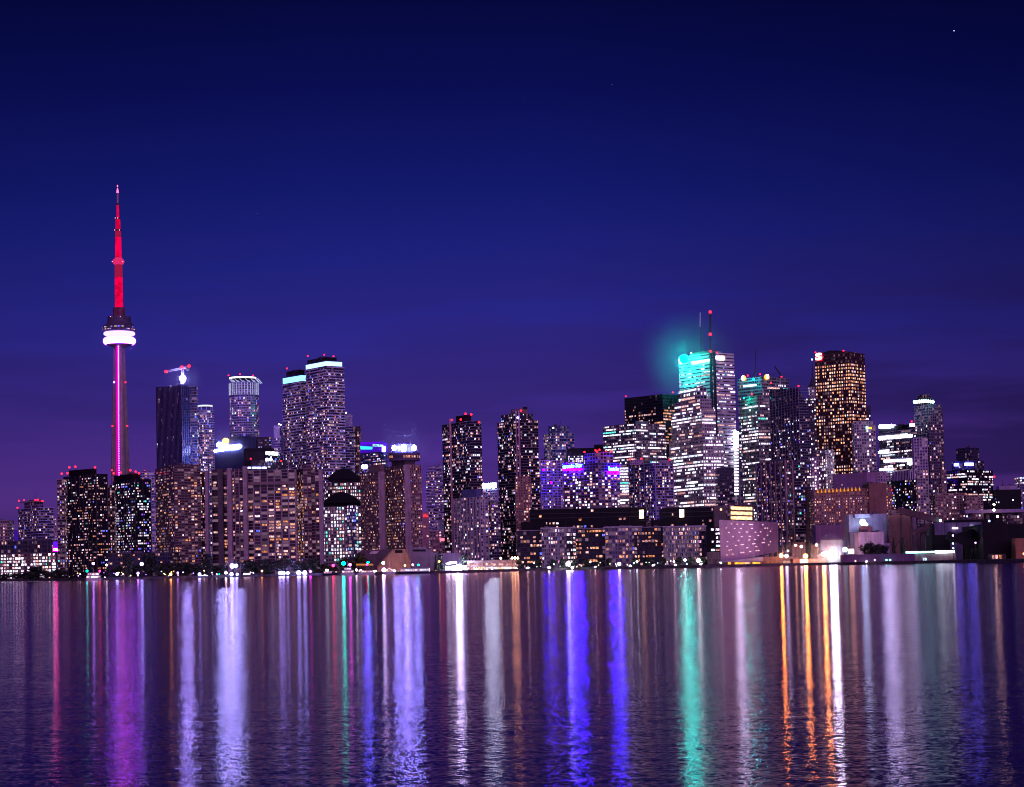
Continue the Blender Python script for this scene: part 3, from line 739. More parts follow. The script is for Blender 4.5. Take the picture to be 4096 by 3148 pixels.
# dark condo pair in the middle
D = 1720
v = N(1768, 1880, 1925, 1684, D, a=22); w = up(v, 1823, 1870, 1884, 1659); fin = N(1799, None, 1806, 1676, D - 1 + 16, th=3)
bld('dark_condo_tower', 'dark condo with one pinkish vertical fin and red roof lamps', [
    ('tower_body', v, DARK, style(9, 10.9, .8, .58, p=.3, pal='resb', vb=2205, runs=.25, vt=1700), ('balcony_trim', banding(v, 10.9, SLABD, .32, 1.2)),
     ('vertical_fin', (lambda m, q: (m.box((q.x, q.y - 1, GZ), 1.8, 2.6, q.z - GZ + 2, plain('pinkish_fin', (.5, .26, .30))), m)[1])(MB(), on_face(v, 3, 1803, 1684)[0]))),
    ('penthouse', w, BLK, None)], beacons=[(1862, 1655), (1885, 1658), (1843, 1678), (1915, 1689), (1808, 1680)])
v = N(1989, 2080, 2152, 1680, D - 10, a=30); w = up(v, 2004, 2070, 2131, 1653); w2 = block(2042, 2080, 2110, 1634, D + 4, base=w.z1); w3 = block(2091, None, 2109, 1627, D + 6, base=w2.z1)
def fins2(m, x, m_=plain('pinkish_fin2', (.42, .25, .34))):
    for xx in x:
        q = on_face(v, 3 if xx < 2080 else 0, xx, 1684)[0]; m.box((q.x, q.y - 1, GZ), 1.5, 2.6, q.z - GZ + 9, m_)
    return m
bld('tall_condo_tower', 'dark stepped condo with twin pink vertical fins and blue-lit penthouse', [
    ('tower_body', v, DARK, style(9, 10.9, .8, .58, p=.32, pal='resb', vb=2240, runs=.2), ('balcony_trim', banding(v, 10.9, SLABD, .32, 1.5)), ('vertical_fin', fins2(MB(), (2066, 2077)))),
    ('penthouse', w, DARKG, style(9, 10, .7, .5, p=.35, pal='cold')), ('roof_plant', w2, BROWNC, None), ('roof_plant', w3, BLK, None)], beacons=[(2071, 1671, D - 12, glow('lamp_blue_white', (.3, .35, 1), 16)), (2084, 1643, D)])
v = N(1815, 1919, 1950, 1986, 1650, a=15); w = up(v, 1846, 1905, 1925, 1955); v2 = N(1920, 1965, 2000, 2008, 1662, a=15)
bld('lilac_grid_apartments', 'lilac gridded apartment block with a blue-grey roof box between the dark towers', [
    ('tower_body', v, GRID, style(12, 11, .74, .68, p=.26, pal='resb', vb=2238), ('frame_trim', fins(v, 24, plain('lilac_frame', (.48, .40, .56)), .8, .6))),
    ('east_block', v2, CONDO, style(9, 11, .8, .6, p=.45, pal='resb', vb=2238), ('balcony_trim', banding(v2, 11, SLABD, .35, .8))), ('roof_plant', w, facade('blue_grey_cladding', (.12, .12, .30), .1, .1), None)])
v = N(1924, None, 1988, 1950, 2200); e = bld('sign_topped_office', 'pale office between the two dark condos topped by a long white sign', [('tower_body', v, CONDOW, style(9, 10, .8, .6, p=.3, pal='resb', vb=2020))])
q = block(1921, None, 1985, 1933, 2199, base=v.z1, th=4); m = MB(); m.prism(q.poly, q.z0, q.z1, glow('sign_bar_white', (.70, .92, 1), 60)); m.build('sign_bar', e)
v = N(2061, None, 2121, 1905, 1650)
bld('brown_apartment_block', 'warm brown apartment block with pale grid lines below the twin-finned condo', [
    ('tower_body', v, WARMB, style(10, 10.5, .75, .6, p=.42, pal='ora', vb=2160), ('frame_trim', fins(v, 20, BROWNC, .6, .4)))])
v = N(2118, 2162, 2248, 1842, 1800, a=25)
e = bld('violet_lit_condo', 'condo washed in violet light with small orange roof lamps', [
    ('tower_body', v, facade('violet_grid_condo', (.30, .20, .50), .74, .6), style(9, 10.8, .7, .6, p=.34, pal='resb', vb=2050), ('balcony_trim', banding(v, 10.8, SLABB, .35, .6, mb=fins(v, 22, LAV, .7, .5))))],
    beacons=[(x, y, 1798, glow('lamp_orange_white', (1, .35, .12), 14)) for x, y in ((2109, 1862), (2139, 1857), (2149, 1855), (2191, 1855), (2216, 1856))])
# violet wash lamps on that condo
for x, y in ((2175, 1880), (2205, 1930)):
    q = P(x, y, 1782); m = MB(); m.ball(q, .9, glow('violet_wash_lamp', (.03, .0, 1), 480), 8, 6); m.build('wash_light', e, loc=q)
v = N(2174, 2212, 2296, 1732, 2300, a=25); w = up(v, 2192, 2215, 2275, 1703)
bld('blue_grey_condo', 'blue-grey stepped condo with a row of tiny white dots down one edge', [
    ('tower_body', v, BLUEG, style(9, 11, .8, .6, p=.3, pal='resb', vb=1870), ('balcony_trim', banding(v, 11, SLABB, .4, .6))), ('penthouse', w, BLUEG, style(9, 11, p=.06, vb=1740))], beacons=[(2213, 1712, 2290, glow('lamp_gold', (1, .6, .3), 16))])
v = N(2268, None, 2414, 1792, 2280, th=30); w = block(2377, None, 2412, 1778, 2283, base=v.z1)
bld('black_roofed_office', 'black-roofed office peeping over the violet signed newspaper building', [('tower_body', v, BLK, None), ('penthouse', w, BLK, None), ('lower_floors', block(2272, None, 2340, 1822, 2270), DARKG, style(8, 9, .8, .6, p=.8, pal='off', vb=1860))])
D = 1850
v = N(2243, 2392, 2478, 1850, D, a=42); w = up(v, 2338, 2412, 2452, 1808, 14)
e = bld('newspaper_office', 'broad brown office with two glowing violet-blue name signs near the roof', [
    ('tower_body', v, facade('brown_violet_precast', (.26, .16, .24), .78, .56), style(17, 11.6, .78, .6, p=.55, pal='off', mode='res', vb=2045, vt=1885)),
    ('penthouse', w, facade('pale_penthouse_frame', (.5, .34, .5), .7, .6), style(17, 14, .6, .5, p=.15, pal='resb'))],
    beacons=[(x, y, D + 12) for x, y in ((2338, 1808), (2382, 1801), (2388, 1806), (2398, 1799), (2425, 1803), (2446, 1806))])
TS = glow('name_sign_blue', (.12, .60, 1), 8)
VP = glow('sign_violet_halo', (.003, .0, 1), 24); VT = glow('violet_reflection_strip', (.045, .0, 1), 1300)
face_shape(e, 'sign_halo_panel', v, 3, [(2246, 1855), (2330, 1853), (2330, 1874), (2246, 1875)], VP, .3, .3); face_shape(e, 'sign_halo_panel', v, 0, [(2429, 1866), (2476, 1868), (2476, 1887), (2429, 1885)], VP, .3, .3)  # glowing panels added for the violet halo behind the letters
face_shape(e, 'reflection_strip', v, 3, [(2246, 1875), (2330, 1874), (2330, 1876), (2246, 1877)], VT, .5, .7); face_shape(e, 'reflection_strip', v, 0, [(2429, 1887), (2476, 1889), (2476, 1891), (2429, 1889)], VT, .5, .7)  # bright strips added so the streaks on the water turn violet
lettering(e, 'Toronto Star', v, 3, 2287, 1864, 17, TS, 82, bold=.025); lettering(e, 'Toronto Star', v, 0, 2452, 1876, 16, TS, 46, bold=.03)
for i, x0, x1, y in ((3, 2244, 2332, 1864), (0, 2430, 2474, 1877)):
    q = on_face(v, i, (x0 + x1) / 2, y - 11, 3.0)[0]
    for t in (.12, .37, .62, .88):
        q = on_face(v, i, x0 + (x1 - x0) * t, y - 12, 3.4)[0]; m = MB(); m.ball(q, .75, glow('violet_sign_lamp', (.004, .0, 1), 200), 8, 5); m.build('sign_light', e, loc=q)
v = N(2474, None, 2521, 1868, 2000); bld('bright_striped_office', 'narrow office strip with solid white floors beside the newspaper building', [
    ('tower_body', v, STONE, style(11, 11.5, .96, .55, p=.8, pal='offt', mode='off', runs=.9, vb=2040))])
# ================================================================ financial district
v = N(2411, 2543, 2662, 1692, 2150, a=40)
bld('grey_office_slab', 'grey glass office with scattered teal and gold rooms below the black tower', [
    ('tower_body', v, facade('grey_green_glass', (.13, .11, .16), .84, .6), style(9.5, 11.5, .8, .5, p=.5, pal='offt', mode='off', runs=.55, vb=1870, cap=100)),
    ('roof_plant', up(v, 2540, 2545, 2592, 1684, 10), COPPER, None)])
v = N(2497, 2650, 2740, 1576, 2450, a=42)
bld('black_office_tower', 'flat-topped black office tower with two red roof lamps behind the grey slab', [
    ('tower_body', v, BLACK, style(8, 12, .8, .5, p=.36, pal='ora', mode='off', runs=.4, vb=1840, vt=1615))], beacons=[(2503, 1585, 2520), (2691, 1569, 2440)])
v = N(2515, 2620, 2690, 1852, 1900, a=25); w = block(2521, None, 2573, 1839, 1930, base=v.z1); w2 = block(2640, None, 2684, 1840, 1930, base=v.z1)
bld('curved_grid_condo', 'pinkish grid condo with crenellated top and violet side light', [
    ('tower_body', v, CONDO, style(9.5, 11, .78, .62, p=.36, pal='resb', vb=2120), ('balcony_trim', banding(v, 11, SLAB, .35, .9, mb=fins(v, 40, PALE, .8, .6)))),
    ('parapet', w, PURP, None), ('parapet', w2, PURP, style(5, 16, .5, .8, p=.0))], beacons=[(2521, 1837, 1895), (2566, 1835, 1895), (2679, 1838, 1895)])
# stepped octagonal office
D = 2100; ST = dict(mode='off', runs=.6, pal='off', cap=100)
t1 = N(2676, 2810, 2893, 1746, D, a=24); t2 = N(2683, 2806, 2862, 1634, D + 6, a=24, base=t1.z1); t3 = N(2697, 2800, 2845, 1594, D + 12, a=24, base=t2.z1); t4 = N(2714, 2786, 2826, 1549, D + 20, a=24, base=t3.z1)
bld('stepped_stone_office', 'bright stepped stone office in front of the tall banded tower with antennas', [
    ('tower_body', t1, STONE, style(11.5, 13.3, .66, .52, p=.62, vb=2045, **ST)), ('second_tier', t2, STONE, style(11.5, 13.3, .66, .52, p=.62, **ST)),
    ('third_tier', t3, STONE, style(11.5, 13.3, .66, .52, p=.5, **ST)), ('top_tier', t4, facade('teal_grey_stone', (.30, .34, .36), .8, .6), style(14, 14, .8, .55, p=.5, **ST))])
v = N(2868, None, 2935, 1870, 2040, th=20)
bld('dim_infill_office', 'dim violet office wedged right below the banded tower shaft', [('tower_body', v, DARKG, style(9, 12, .8, .5, p=.25, pal='lil', vb=2060, vt=1955))])
# banded tower with antennas
D = 2400
v = N(2714, 2852, 2936, 1409, D, a=38); cf = (v.poly[0][0], v.poly[0][1])
nt_ = MB(); r = (math.cos(R(38)), math.sin(R(38))); l = (-r[1], r[0]); c0 = v.poly[0]
nt_.prism([(c0[0] - l[0] * 3 - r[0] * .3 + l[0] * 0, c0[1] - .6), (c0[0] + r[0] * 5, c0[1] + r[1] * 5 - .8), (c0[0] + r[0] * 4, c0[1] + r[1] * 4 + 3), (c0[0] + l[0] * 6, c0[1] + l[1] * 6)], GZ, v.z1 - .6, BLACK)
e = bld('banded_marble_tower', 'tallest office tower with marble bands two antennas and teal lit corner sign', [
    ('tower_body', v, MARBLE, style(6.5, 13.5, .9, .34, p=.30, pal='offt', mode='off', runs=.6, vb=1960, vt=1450, cap=100)),
    ('roof_plant', up(v, 2760, 2836, 2885, 1402, 14), plain('plant_grey', (.2, .2, .24)), None)],
    beacons=[(2765, 1411, D - 5, glow('beacon_pinkish', (1, .3, .35), 9)), (2840, 1406, D + 5), (2869, 1410, D + 5)])
q = Vector(on_face(v, 3, 2840, 1500)[0])
m = MB()
for i, xx, w_ in ((3, 2846, 9), (0, 2858, 9)):
    q = on_face(v, i, xx, 1500, .5)[0]; a_ = v.poly[0]
    ang = math.atan2(v.poly[1][1] - v.poly[0][1], v.poly[1][0] - v.poly[0][0]) if i == 0 else math.atan2(v.poly[0][1] - v.poly[3][1], v.poly[0][0] - v.poly[3][0])
    m.box((q.x, q.y, GZ), 4.2, 1.2, v.z1 - GZ, plain('dark_notch', (.03, .04, .06), .3), ang)
m.build('corner_notch', e)
for x, yt, yb, w_ in ((2801, 1249, 1404, 1), (2841, 1248, 1402, 2)):
    m = MB(); a_ = P(x, yb, D + 20); b_ = P(x, yt, D + 20); mid = a_.lerp(b_, .62 if w_ == 1 else .45)
    m.bar(a_, mid, .9, DARKM, 6); m.bar(mid, b_.lerp(mid, .0 if w_ == 2 else .02), 1.5 if w_ == 2 else .8, DARKM if w_ == 2 else plain('pale_antenna', (.55, .5, .6)), 6)
    z = a_.z + 4
    while z < mid.z: m.bar((a_.x - 2.2, a_.y, z), (a_.x + 2.2, a_.y, z + .1), .25, DARKM, 3); z += 7
    m.build('antenna', e)
for y in (1248, 1337, 1406): beacon(e, 2841, y, D + 17, 1.9)
TEAL = glow('teal_floodlight', (.0, 1, .62), 120)
face_shape(e, 'sign_panel', v, 3, [(2719, 1436), (2745, 1430), (2745, 1448), (2719, 1453)], glow('sign_teal_white', (.02, 1, .74), 480), .8, .5)
face_shape(e, 'light_strip', v, 3, [(2768, 1448), (2840, 1437), (2840, 1445), (2768, 1457)], glow('strip_teal_white', (.45, 1, .9), 9, .4, .3), .6, .5)
q = on_face(v, 3, 2768, 1440, 15)[0]; m = MB(); m.ball(q, 5.6, TEAL, 14, 10); m.build('sign_floodlight', e, loc=q)
q = on_face(v, 3, 2765, 1545, 12)[0]; m = MB(); m.ball(q, .8, glow('added_teal_wash', (.0, .9, .8), 420), 8, 5); m.build('wash_light', e, loc=q)  # small lamp added to spread the teal light further down the wall
face_shape(e, 'sign_panel', v, 0, [(2862, 1426), (2886, 1428), (2886, 1440), (2862, 1437)], glow('sign_white_pink', (1, .85, .95), 12), .8, .5)
pts = [(2888 + 7 * math.cos(i * .785), 1434 + 8 * math.sin(i * .785)) for i in range(8)]
face_shape(e, 'sign_emblem', v, 0, pts, glow('emblem_hot', (1, .42, .2), 14), .8, 1.2)

v = N(2936, None, 2953, 1727, 2420, th=10, base=P(2944, 1782, 2420).z); vv = N(2936, None, 2954, 1783, 2424, th=10)
m = MB(); m.prism(v.poly, v.z0, v.z1, glow('vertical_sign_white', (.72, .76, 1), 42))
e = bld('light_column_building', 'thin building edge with a tall white sign and a ladder of glowing floors', [('tower_body', vv, CONCD, None, ('sign_panel', m))])
y = 1792
while y < 1990:
    q = P(2946, y, 2415); m = MB(); m.box((q.x, q.y, q.z), 5.0, 2, 2.1, glow('ladder_white', (.95, .88, 1), 2.4)); m.build('lit_floor', e); y += 12.5
# orange logo office with lower teal block in front
D = 2250
v = N(2950, 3048, 3155, 1506, D, a=42); lo = N(2962, 3030, 3092, 1580, D - 90, a=24)
e = bld('twin_logo_office', 'teal-washed office crowned by two orange and white curled logos', [
    ('tower_body', v, facade('teal_grey_glass_office', (.22, .28, .32), .84, .55), style(10, 12.5, .8, .55, p=.4, pal='offt', mode='off', runs=.5, vb=1900, vt=1530)),
    ('front_block', lo, facade('teal_stone', (.26, .30, .30), .66, .5), style(9, 12.6, .7, .5, p=.55, pal='offt', mode='off', runs=.5, vb=2130, vt=1600))],
    beacons=[(2991, 1502, D), (3040, 1497, D), (3126, 1507, D), (3009, 1576, D - 95), (3084, 1531, D - 20)])
for i, x, y, hh in ((3, 2976, 1513, 20), (0, 3065, 1508, 20)):
    pts = [(x + 10 * math.cos(k * .628), y + 11 * math.sin(k * .628)) for k in range(10)]
    face_shape(e, 'logo_disc', v, i, pts, glow('logo_orange', (1, .28, .02), 3.2), .6, .5)
    lettering(e, 'S', v, i, x, y, 17, glow('logo_cream', (1, .85, .5), 14), off=1.8, bold=.05)
for i, x, y in ((3, 2990, 1518), (3, 3035, 1520)):
    q = on_face(v, i, x, y - 2, 10)[0]; m = MB(); m.ball(q, .8, glow('teal_wash_lamp', (.0, .75, .8), 420), 8, 5); m.build('wash_light', e, loc=q)
q = on_face(lo, 3, 3000, 1592, 8)[0]; m = MB(); m.ball(q, .7, glow('teal_wash_lamp2', (.0, .9, .6), 500), 8, 5); m.build('wash_light', e, loc=q)
m = MB(); q = P(3022, 1500, D + 20); b_ = P(3022, 1398, D + 20); m.bar(q, b_, .35, DARKM, 4); m.bar(P(3012, 1500, D + 20), P(3028, 1474, D + 20), .5, DARKM, 4); m.build('antenna', e)
q = P(3112, 1512, D + 25); cr = root('derrick_crane', q, 'small dark derrick crane leaning on the logo office roof', 'crane')
m = MB(); truss(m, P(3124, 1504, D + 25), P(3098, 1468, D + 25), 1.6, .4, DARKM, 8); m.bar(q, P(3124, 1504, D + 25), .8, DARKM); m.build('jib', cr)
v = N(3078, 3194, 3232, 1544, 2090, a=22)
v.zt = [P(3194, 1552, 2090).z, P(3232, 1640, 2110).z, P(3160, 1640, 2130).z, P(3078, 1538, 2090).z]
bld('slant_roofed_tower', 'dark blue framed tower whose roof slants down toward the spired building', [
    ('tower_body', v, facade('dark_blue_frame', (.10, .085, .15), .86, .6, glass=(.015, .015, .03), faint=.1), style(9.5, 11, .8, .5, p=.3, pal='cold', vb=1900, vt=1660), ('frame_trim', banding(v, 11, plain('violet_frame', (.30, .24, .38)), .3, .3, mb=fins(v, 22, plain('violet_frame', (.30, .24, .38)), .5, .5, faces=(3,))))),
    ('side_wing', block(3226, None, 3254, 1640, 2120), DARKG, style(8, 11, .8, .6, p=.45, pal='off', vb=1900))], beacons=[(3194, 1544, 2085)])
v = N(3225, None, 3270, 1592, 2450); w = block(3237, None, 3264, 1547, 2455, base=v.z1)
m = MB(); q = P(3251, 1547, 2462); s_ = P(3248, 1437, 2462); m.lathe((q.x, q.y, q.z), [(6.5, 0), (4, 3), (2, 9), (.9, 16), (.3, s_.z - q.z)], DARKM, 8)
bld('spired_tower', 'narrow dark tower ending in a thin flared spire', [('tower_body', v, DARKG, style(8, 11, .8, .5, p=.4, pal='offt', vb=1840)), ('upper_tier', w, STONE, style(8, 11, .8, .5, p=.25, pal='offt'), ('spire', m))],
    beacons=[(3248, 1438, 2460, glow('spire_lamp', (.6, .9, 1), 9))])
# red granite tower
D = 2220
v = N(3258, 3398, 3458, 1410, D, a=50)
v.zt = [P(3398, 1406, D).z, P(3458, 1420, D + 40).z, P(3398, 1400, D + 60).z, P(3258, 1411, D).z]
e = bld('red_granite_tower', 'dark red tower full of golden windows with a red S logo at its top corner', [
    ('tower_body', v, SCOT, style(11, 13.6, .62, .52, p=1.35, pal='gold', mode='res', vb=1890, vt=1445, cap=100, bands=((1555, 1600, .45), (1608, 1650, .5), (1700, 1745, .35), (1765, 1810, .4), (1822, 1858, .12)))),
    ('roof_plant', block(3318, None, 3358, 1402, D + 25, base=v.z1 - 2), BLK, None)], beacons=[(3262, 1409, D), (3374, 1403, D)])
face_shape(e, 'logo_panel', v, 3, [(3264, 1414), (3290, 1412), (3290, 1443), (3264, 1444)], glow('logo_red', (1, .0, .05), 2.2), .6, .4)
lettering(e, 'S', v, 3, 3277, 1428, 27, glow('logo_s_cream', (1, .62, .32), 5), 20, off=1.5, bold=.06)
v = N(3452, None, 3482, 1622, 2500)
bld('slim_dark_office', 'slim dark office edge showing beside the red granite tower', [('tower_body', v, DARKG, style(7, 12, .8, .5, p=.5, pal='off', vb=1700, vt=1650))])
v = N(3416, None, 3492, 1685, 2120); v2 = block(3468, None, 3502, 1700, 2126)
e = bld('grey_stepped_tower', 'pale grey gridded tower with a small yellow sign below the red tower', [
    ('tower_body', v, GRID, style(10, 11.5, .7, .6, p=.25, pal='off', vb=1890, vt=1720)), ('side_wing', v2, GRID, style(10, 11.5, .7, .6, p=.2, vb=1890))])
face_shape(e, 'sign_panel', v, 0, [(3464, 1708), (3472, 1708), (3472, 1716), (3464, 1716)], glow('sign_white_small', (.5, 1, .9), 9)); face_shape(e, 'sign_panel', v, 0, [(3473, 1709), (3487, 1710), (3487, 1716), (3473, 1715)], glow('sign_yellow', (1, .55, .02), 2.2))
v = N(3330, 3468, 3512, 1888, 1900, a=38)
bld('pale_violet_hotel', 'pale violet hotel with a dark window strip above the orange lamps', [
    ('tower_body', v, plain('pale_violet_stone', (.42, .25, .38)), style(9, 13, .7, .4, p=.03, pal='ora', vb=1960))])
v = N(3470, None, 3562, 1890, 1960)
bld('dim_purple_block', 'dim purple block at the edge of the pale violet hotel', [('tower_body', v, PURP, style(10, 12, .5, .5, p=.12, pal='res', vb=1990))])
v = N(3252, 3300, 3336, 1800, 2000, a=30); v2 = block(3262, None, 3345, 1950, 1800)
bld('corner_lit_tower', 'brown-grey tower with a bright white line of windows down its edge', [
    ('tower_body', v, facade('grey_brown_stone', (.30, .24, .26), .5, .5), style(10, 12, .6, .6, p=.6, pal='off', vb=1990)), ])
m = MB(); e = None
v = N(3255, None, 3476, 1956, 1640, th=40); v2 = block(3475, None, 3544, 1932, 1636, th=30)
fl = MB()
e = bld('uplit_brick_hotel', 'warm brick hotel with a row of orange uplights along its cornice', [
    ('tower_body', v, WARMB, style(9.5, 11, .5, .5, p=.55, pal='ora', vb=2140, vt=1985), ('brick_trim', fins(v, 28, BROWNC, .8, .35))), ('blank_wing', v2, RUST, None), ('east_wing', block(3543, None, 3566, 1938, 1650), WARMB, style(9, 11, p=.4, pal='ora', vb=2090))])
for i in range(12):
    x = 3271 + i * 15.2; y = 1966 - i * .9; q = P(x, y, 1638); m = MB(); m.lathe((q.x, q.y, q.z - 1.4), [(.6, 0), (.8, .8), (.45, 2.0), (.1, 3.6)], glow('uplight_amber', (1, .34, .03), .9), 6); m.build('uplight', e, loc=q)
v = N(3025, 3140, 3168, 1840, 1700, a=14)
bld('brown_fin_condo', 'dark brown condo with vertical fins standing behind the black chimney', [
    ('tower_body', v, facade('brown_black_condo', (.13, .085, .11), .8, .6), style(9, 11.5, .7, .6, p=.28, pal='res', vb=2170), ('frame_trim', fins(v, 38, plain('mauve_fin', (.30, .20, .26)), 1.2, .8)))])
v = N(3166, None, 3252, 1848, 1740)
bld('blue_black_condo', 'blue-black condo with busy cold rooms rising beside the brown fin condo', [
    ('tower_body', v, DARKG, style(9, 11, .78, .6, p=.45, pal='cold', vb=2170), ('balcony_trim', banding(v, 11, SLABD, .3, .5)))])
v = N(3246, None, 3275, 1830, 1690); bld('slim_lit_annex', 'slim annex of stacked bright windows left of the uplit hotel'.replace('left of', 'beside'), [('tower_body', v, PURP, style(9, 12, .7, .6, p=.85, pal='off', vb=2160))])
v = N(3262, None, 3370, 2100, 1600); bld('low_purple_block', 'low plain mauve block under the uplit hotel', [('tower_body', v, plain('mauve_plaster', (.28, .16, .26)), None)])

# east offices
D = 1950
v = N(3515, 3648, 3668, 1716, D, a=15); w = block(3516, 3646, 3660, 1696, D + 3, a=15, base=v.z1)
e = bld('bright_banded_office', 'office with blazing white floor bands and a white rooftop sign', [
    ('tower_body', v, DARKG, style(9, 11.2, .8, .55, p=.6, pal='off', mode='off', runs=.6, vb=1960), ('balcony_trim', banding(v, 33, SLABD, .5, .4))), ('crown_wall', w, BLK, None)], beacons=[(3647, 1686, D - 3)])
HOT = glow('band_hot_white', (.80, .76, 1), 16)
face_shape(e, 'roof_sign', w, 3, [(3519, 1700), (3572, 1698), (3572, 1711), (3519, 1714)], glow('roof_sign_white', (.55, .6, 1), 70))
face_shape(e, 'roof_sign', w, 3, [(3642, 1694), (3660, 1694), (3660, 1706), (3642, 1706)], glow('roof_sign_blue', (.4, .5, 1), 16))
for pts in ([(3516, 1746), (3650, 1737), (3650, 1749), (3516, 1757)], [(3516, 1806), (3556, 1803), (3556, 1812), (3516, 1815)], [(3538, 1840), (3650, 1835), (3650, 1844), (3538, 1849)], [(3520, 1876), (3575, 1872), (3575, 1880), (3520, 1884)], [(3632, 1848), (3652, 1845), (3652, 1854), (3632, 1857)]):
    face_shape(e, 'lit_floor', v, 3, pts, HOT, .5, .5)
v = N(3654, 3712, 3768, 1618, 1980, a=20); w = block(3664, 3706, 3730, 1590, 1986, a=20, base=v.z1); w2 = block(3670, 3706, 3718, 1576, 1990, a=20, base=w.z1)
e = bld('crowned_grid_tower', 'tall dark grid tower with a stepped crown of teal-white lamps', [
    ('tower_body', v, facade('dusky_grid', (.16, .12, .19), .72, .66, faint=.2), style(10, 11.4, .72, .66, p=.26, pal='resb', vb=2060, vt=1690)), ('crown_tier', w, BROWN2, None), ('crown_tier', w2, BROWN2, None),
    ('side_wing', block(3742, None, 3772, 1650, 2000), DARKG, style(9, 11.4, .7, .6, p=.4, pal='ora', vb=2060, vt=1720))])
for x in range(3659, 3738, 9):
    q = P(x, 1608 - 3 * math.sin((x - 3659) / 79 * 3.1), 1974); m = MB(); m.ball(q, 1.7, glow('crown_teal_white', (.45, 1, .92), 12), 8, 5); m.build('crown_lamp', e, loc=q)
v = N(3655, None, 3708, 1752, 1850); v2 = block(3668, None, 3712, 1880, 1810)
bld('pale_lattice_block', 'pale lattice-fronted block below the crowned tower', [
    ('tower_body', v, GRID, style(11, 12, .66, .68, p=.12, pal='ora', vb=2060, vt=1840), ('frame_trim', fins(v, 11, SLAB, .5, .4, mb=banding(v, 12, SLAB, .5, .4)))), ('lower_block', v2, GRID, style(10, 11, .7, .66, p=.3, pal='res', vb=2060))])
v = N(3543, 3640, 3662, 1918, 1780, a=15); w = block(3572, 3640, 3655, 1880, 1784, a=15, base=v.z1)
bld('finned_dark_office', 'small dark office with white vertical fins around its top', [
    ('tower_body', v, BLACK, style(9, 10.5, .75, .55, p=.38, pal='cold', vb=2050)), ('fin_crown', w, BLACK, None, ('frame_trim', fins(w, 11, SLAB, .8, .6)))], beacons=[(3565, 1959, 1775)])
v = N(3785, 3868, 3971, 1880, 1850, a=38); w = block(3806, 3870, 3936, 1842, 1862, base=v.z1); w2 = block(3824, 3880, 3916, 1790, 1870, base=w.z1)
e = bld('round_shouldered_office', 'dark office with stacked rooftop boxes and two small blue-white signs', [
    ('tower_body', v, BLACK, style(9, 10.4, .8, .55, p=.5, pal='off', mode='off', runs=.5, vb=1990)), ('second_tier', w, DARKG, style(9, 10.4, .8, .5, p=.15, pal='cold')), ('roof_box', w2, DARKG, None)], beacons=[(3977, 1907, 1870)])
for x0, x1, y in ((3819, 3836, 1859), (3858, 3891, 1857)):
    i = 3 if x1 < 3868 else 0; face_shape(e, 'roof_sign', w, i, [(x0, y - 5), (x1, y - 5), (x1, y + 5), (x0, y + 5)], glow('roof_sign_deep_blue', (.12, .14, 1), 55))
v = N(3740, None, 3868, 1972, 1720); v2 = block(3765, None, 3784, 1878, 1760); v3 = block(3866, None, 3932, 1980, 1700)
bld('brown_grid_podium', 'brown gridded low-rise spread under the dark office', [
    ('tower_body', v, BROWN, style(11, 11, .6, .6, p=.35, pal='resb', vb=2100)), ('stair_tower', v2, BROWN, style(8, 11, .6, .6, p=.1, vb=2000)), ('east_block', v3, BROWN, style(11, 11, .6, .6, p=.2, pal='resb', vb=2080))])
v = N(3930, None, 3990, 1985, 1900); bld('plain_brown_block', 'plain brown block between the gridded low-rise and the elevated road', [('tower_body', v, BROWNC, style(10, 12, .5, .5, p=.15, pal='ora', vb=2020))])
v = N(3986, None, 4084, 1958, 1720); v2 = block(3996, None, 4068, 1944, 1724, base=v.z1)
bld('dark_rail_building', 'flat dark building with a lilac roof line near the picture edge', [('tower_body', v, BLK, style(14, 14, .5, .4, p=.12, pal='cold', vb=2040)), ('roof_box', v2, LAV, None)])
v = N(4078, None, 4180, 1906, 1800)
bld('edge_tower', 'balconied tower cut off by the picture edge beyond the dark rail building', [('tower_body', v, CONDO, style(9, 10, .7, .6, p=.5, pal='resb', vb=2040))])
v = N(4030, None, 4150, 2060, 1560); bld('dockside_flats', 'dark dockside flats with a violet lit entrance under the elevated road', [('tower_body', v, BROWN2, style(12, 12, .6, .6, p=.25, pal='lil', vb=2120))])
# elevated road
m = MB(); a_ = P(3860, 2040, 1640); b_ = P(4180, 2024, 1640); m.prism([(a_.x, a_.y), (b_.x, b_.y), (b_.x, b_.y + 18), (a_.x, a_.y + 18)], a_.z - 3, a_.z, LAV)
e = root('elevated_road', (a_.x, a_.y, GZ), 'pale elevated road deck crossing behind the dark sheds', 'bridge'); m.build('road_deck', e)
for i in range(5):
    x = a_.x + (b_.x - a_.x) * (i + .5) / 5; m = MB(); m.box((x, a_.y + 9, GZ), 3, 8, a_.z - 3 - GZ, CONCD); m.build('support_column', e)

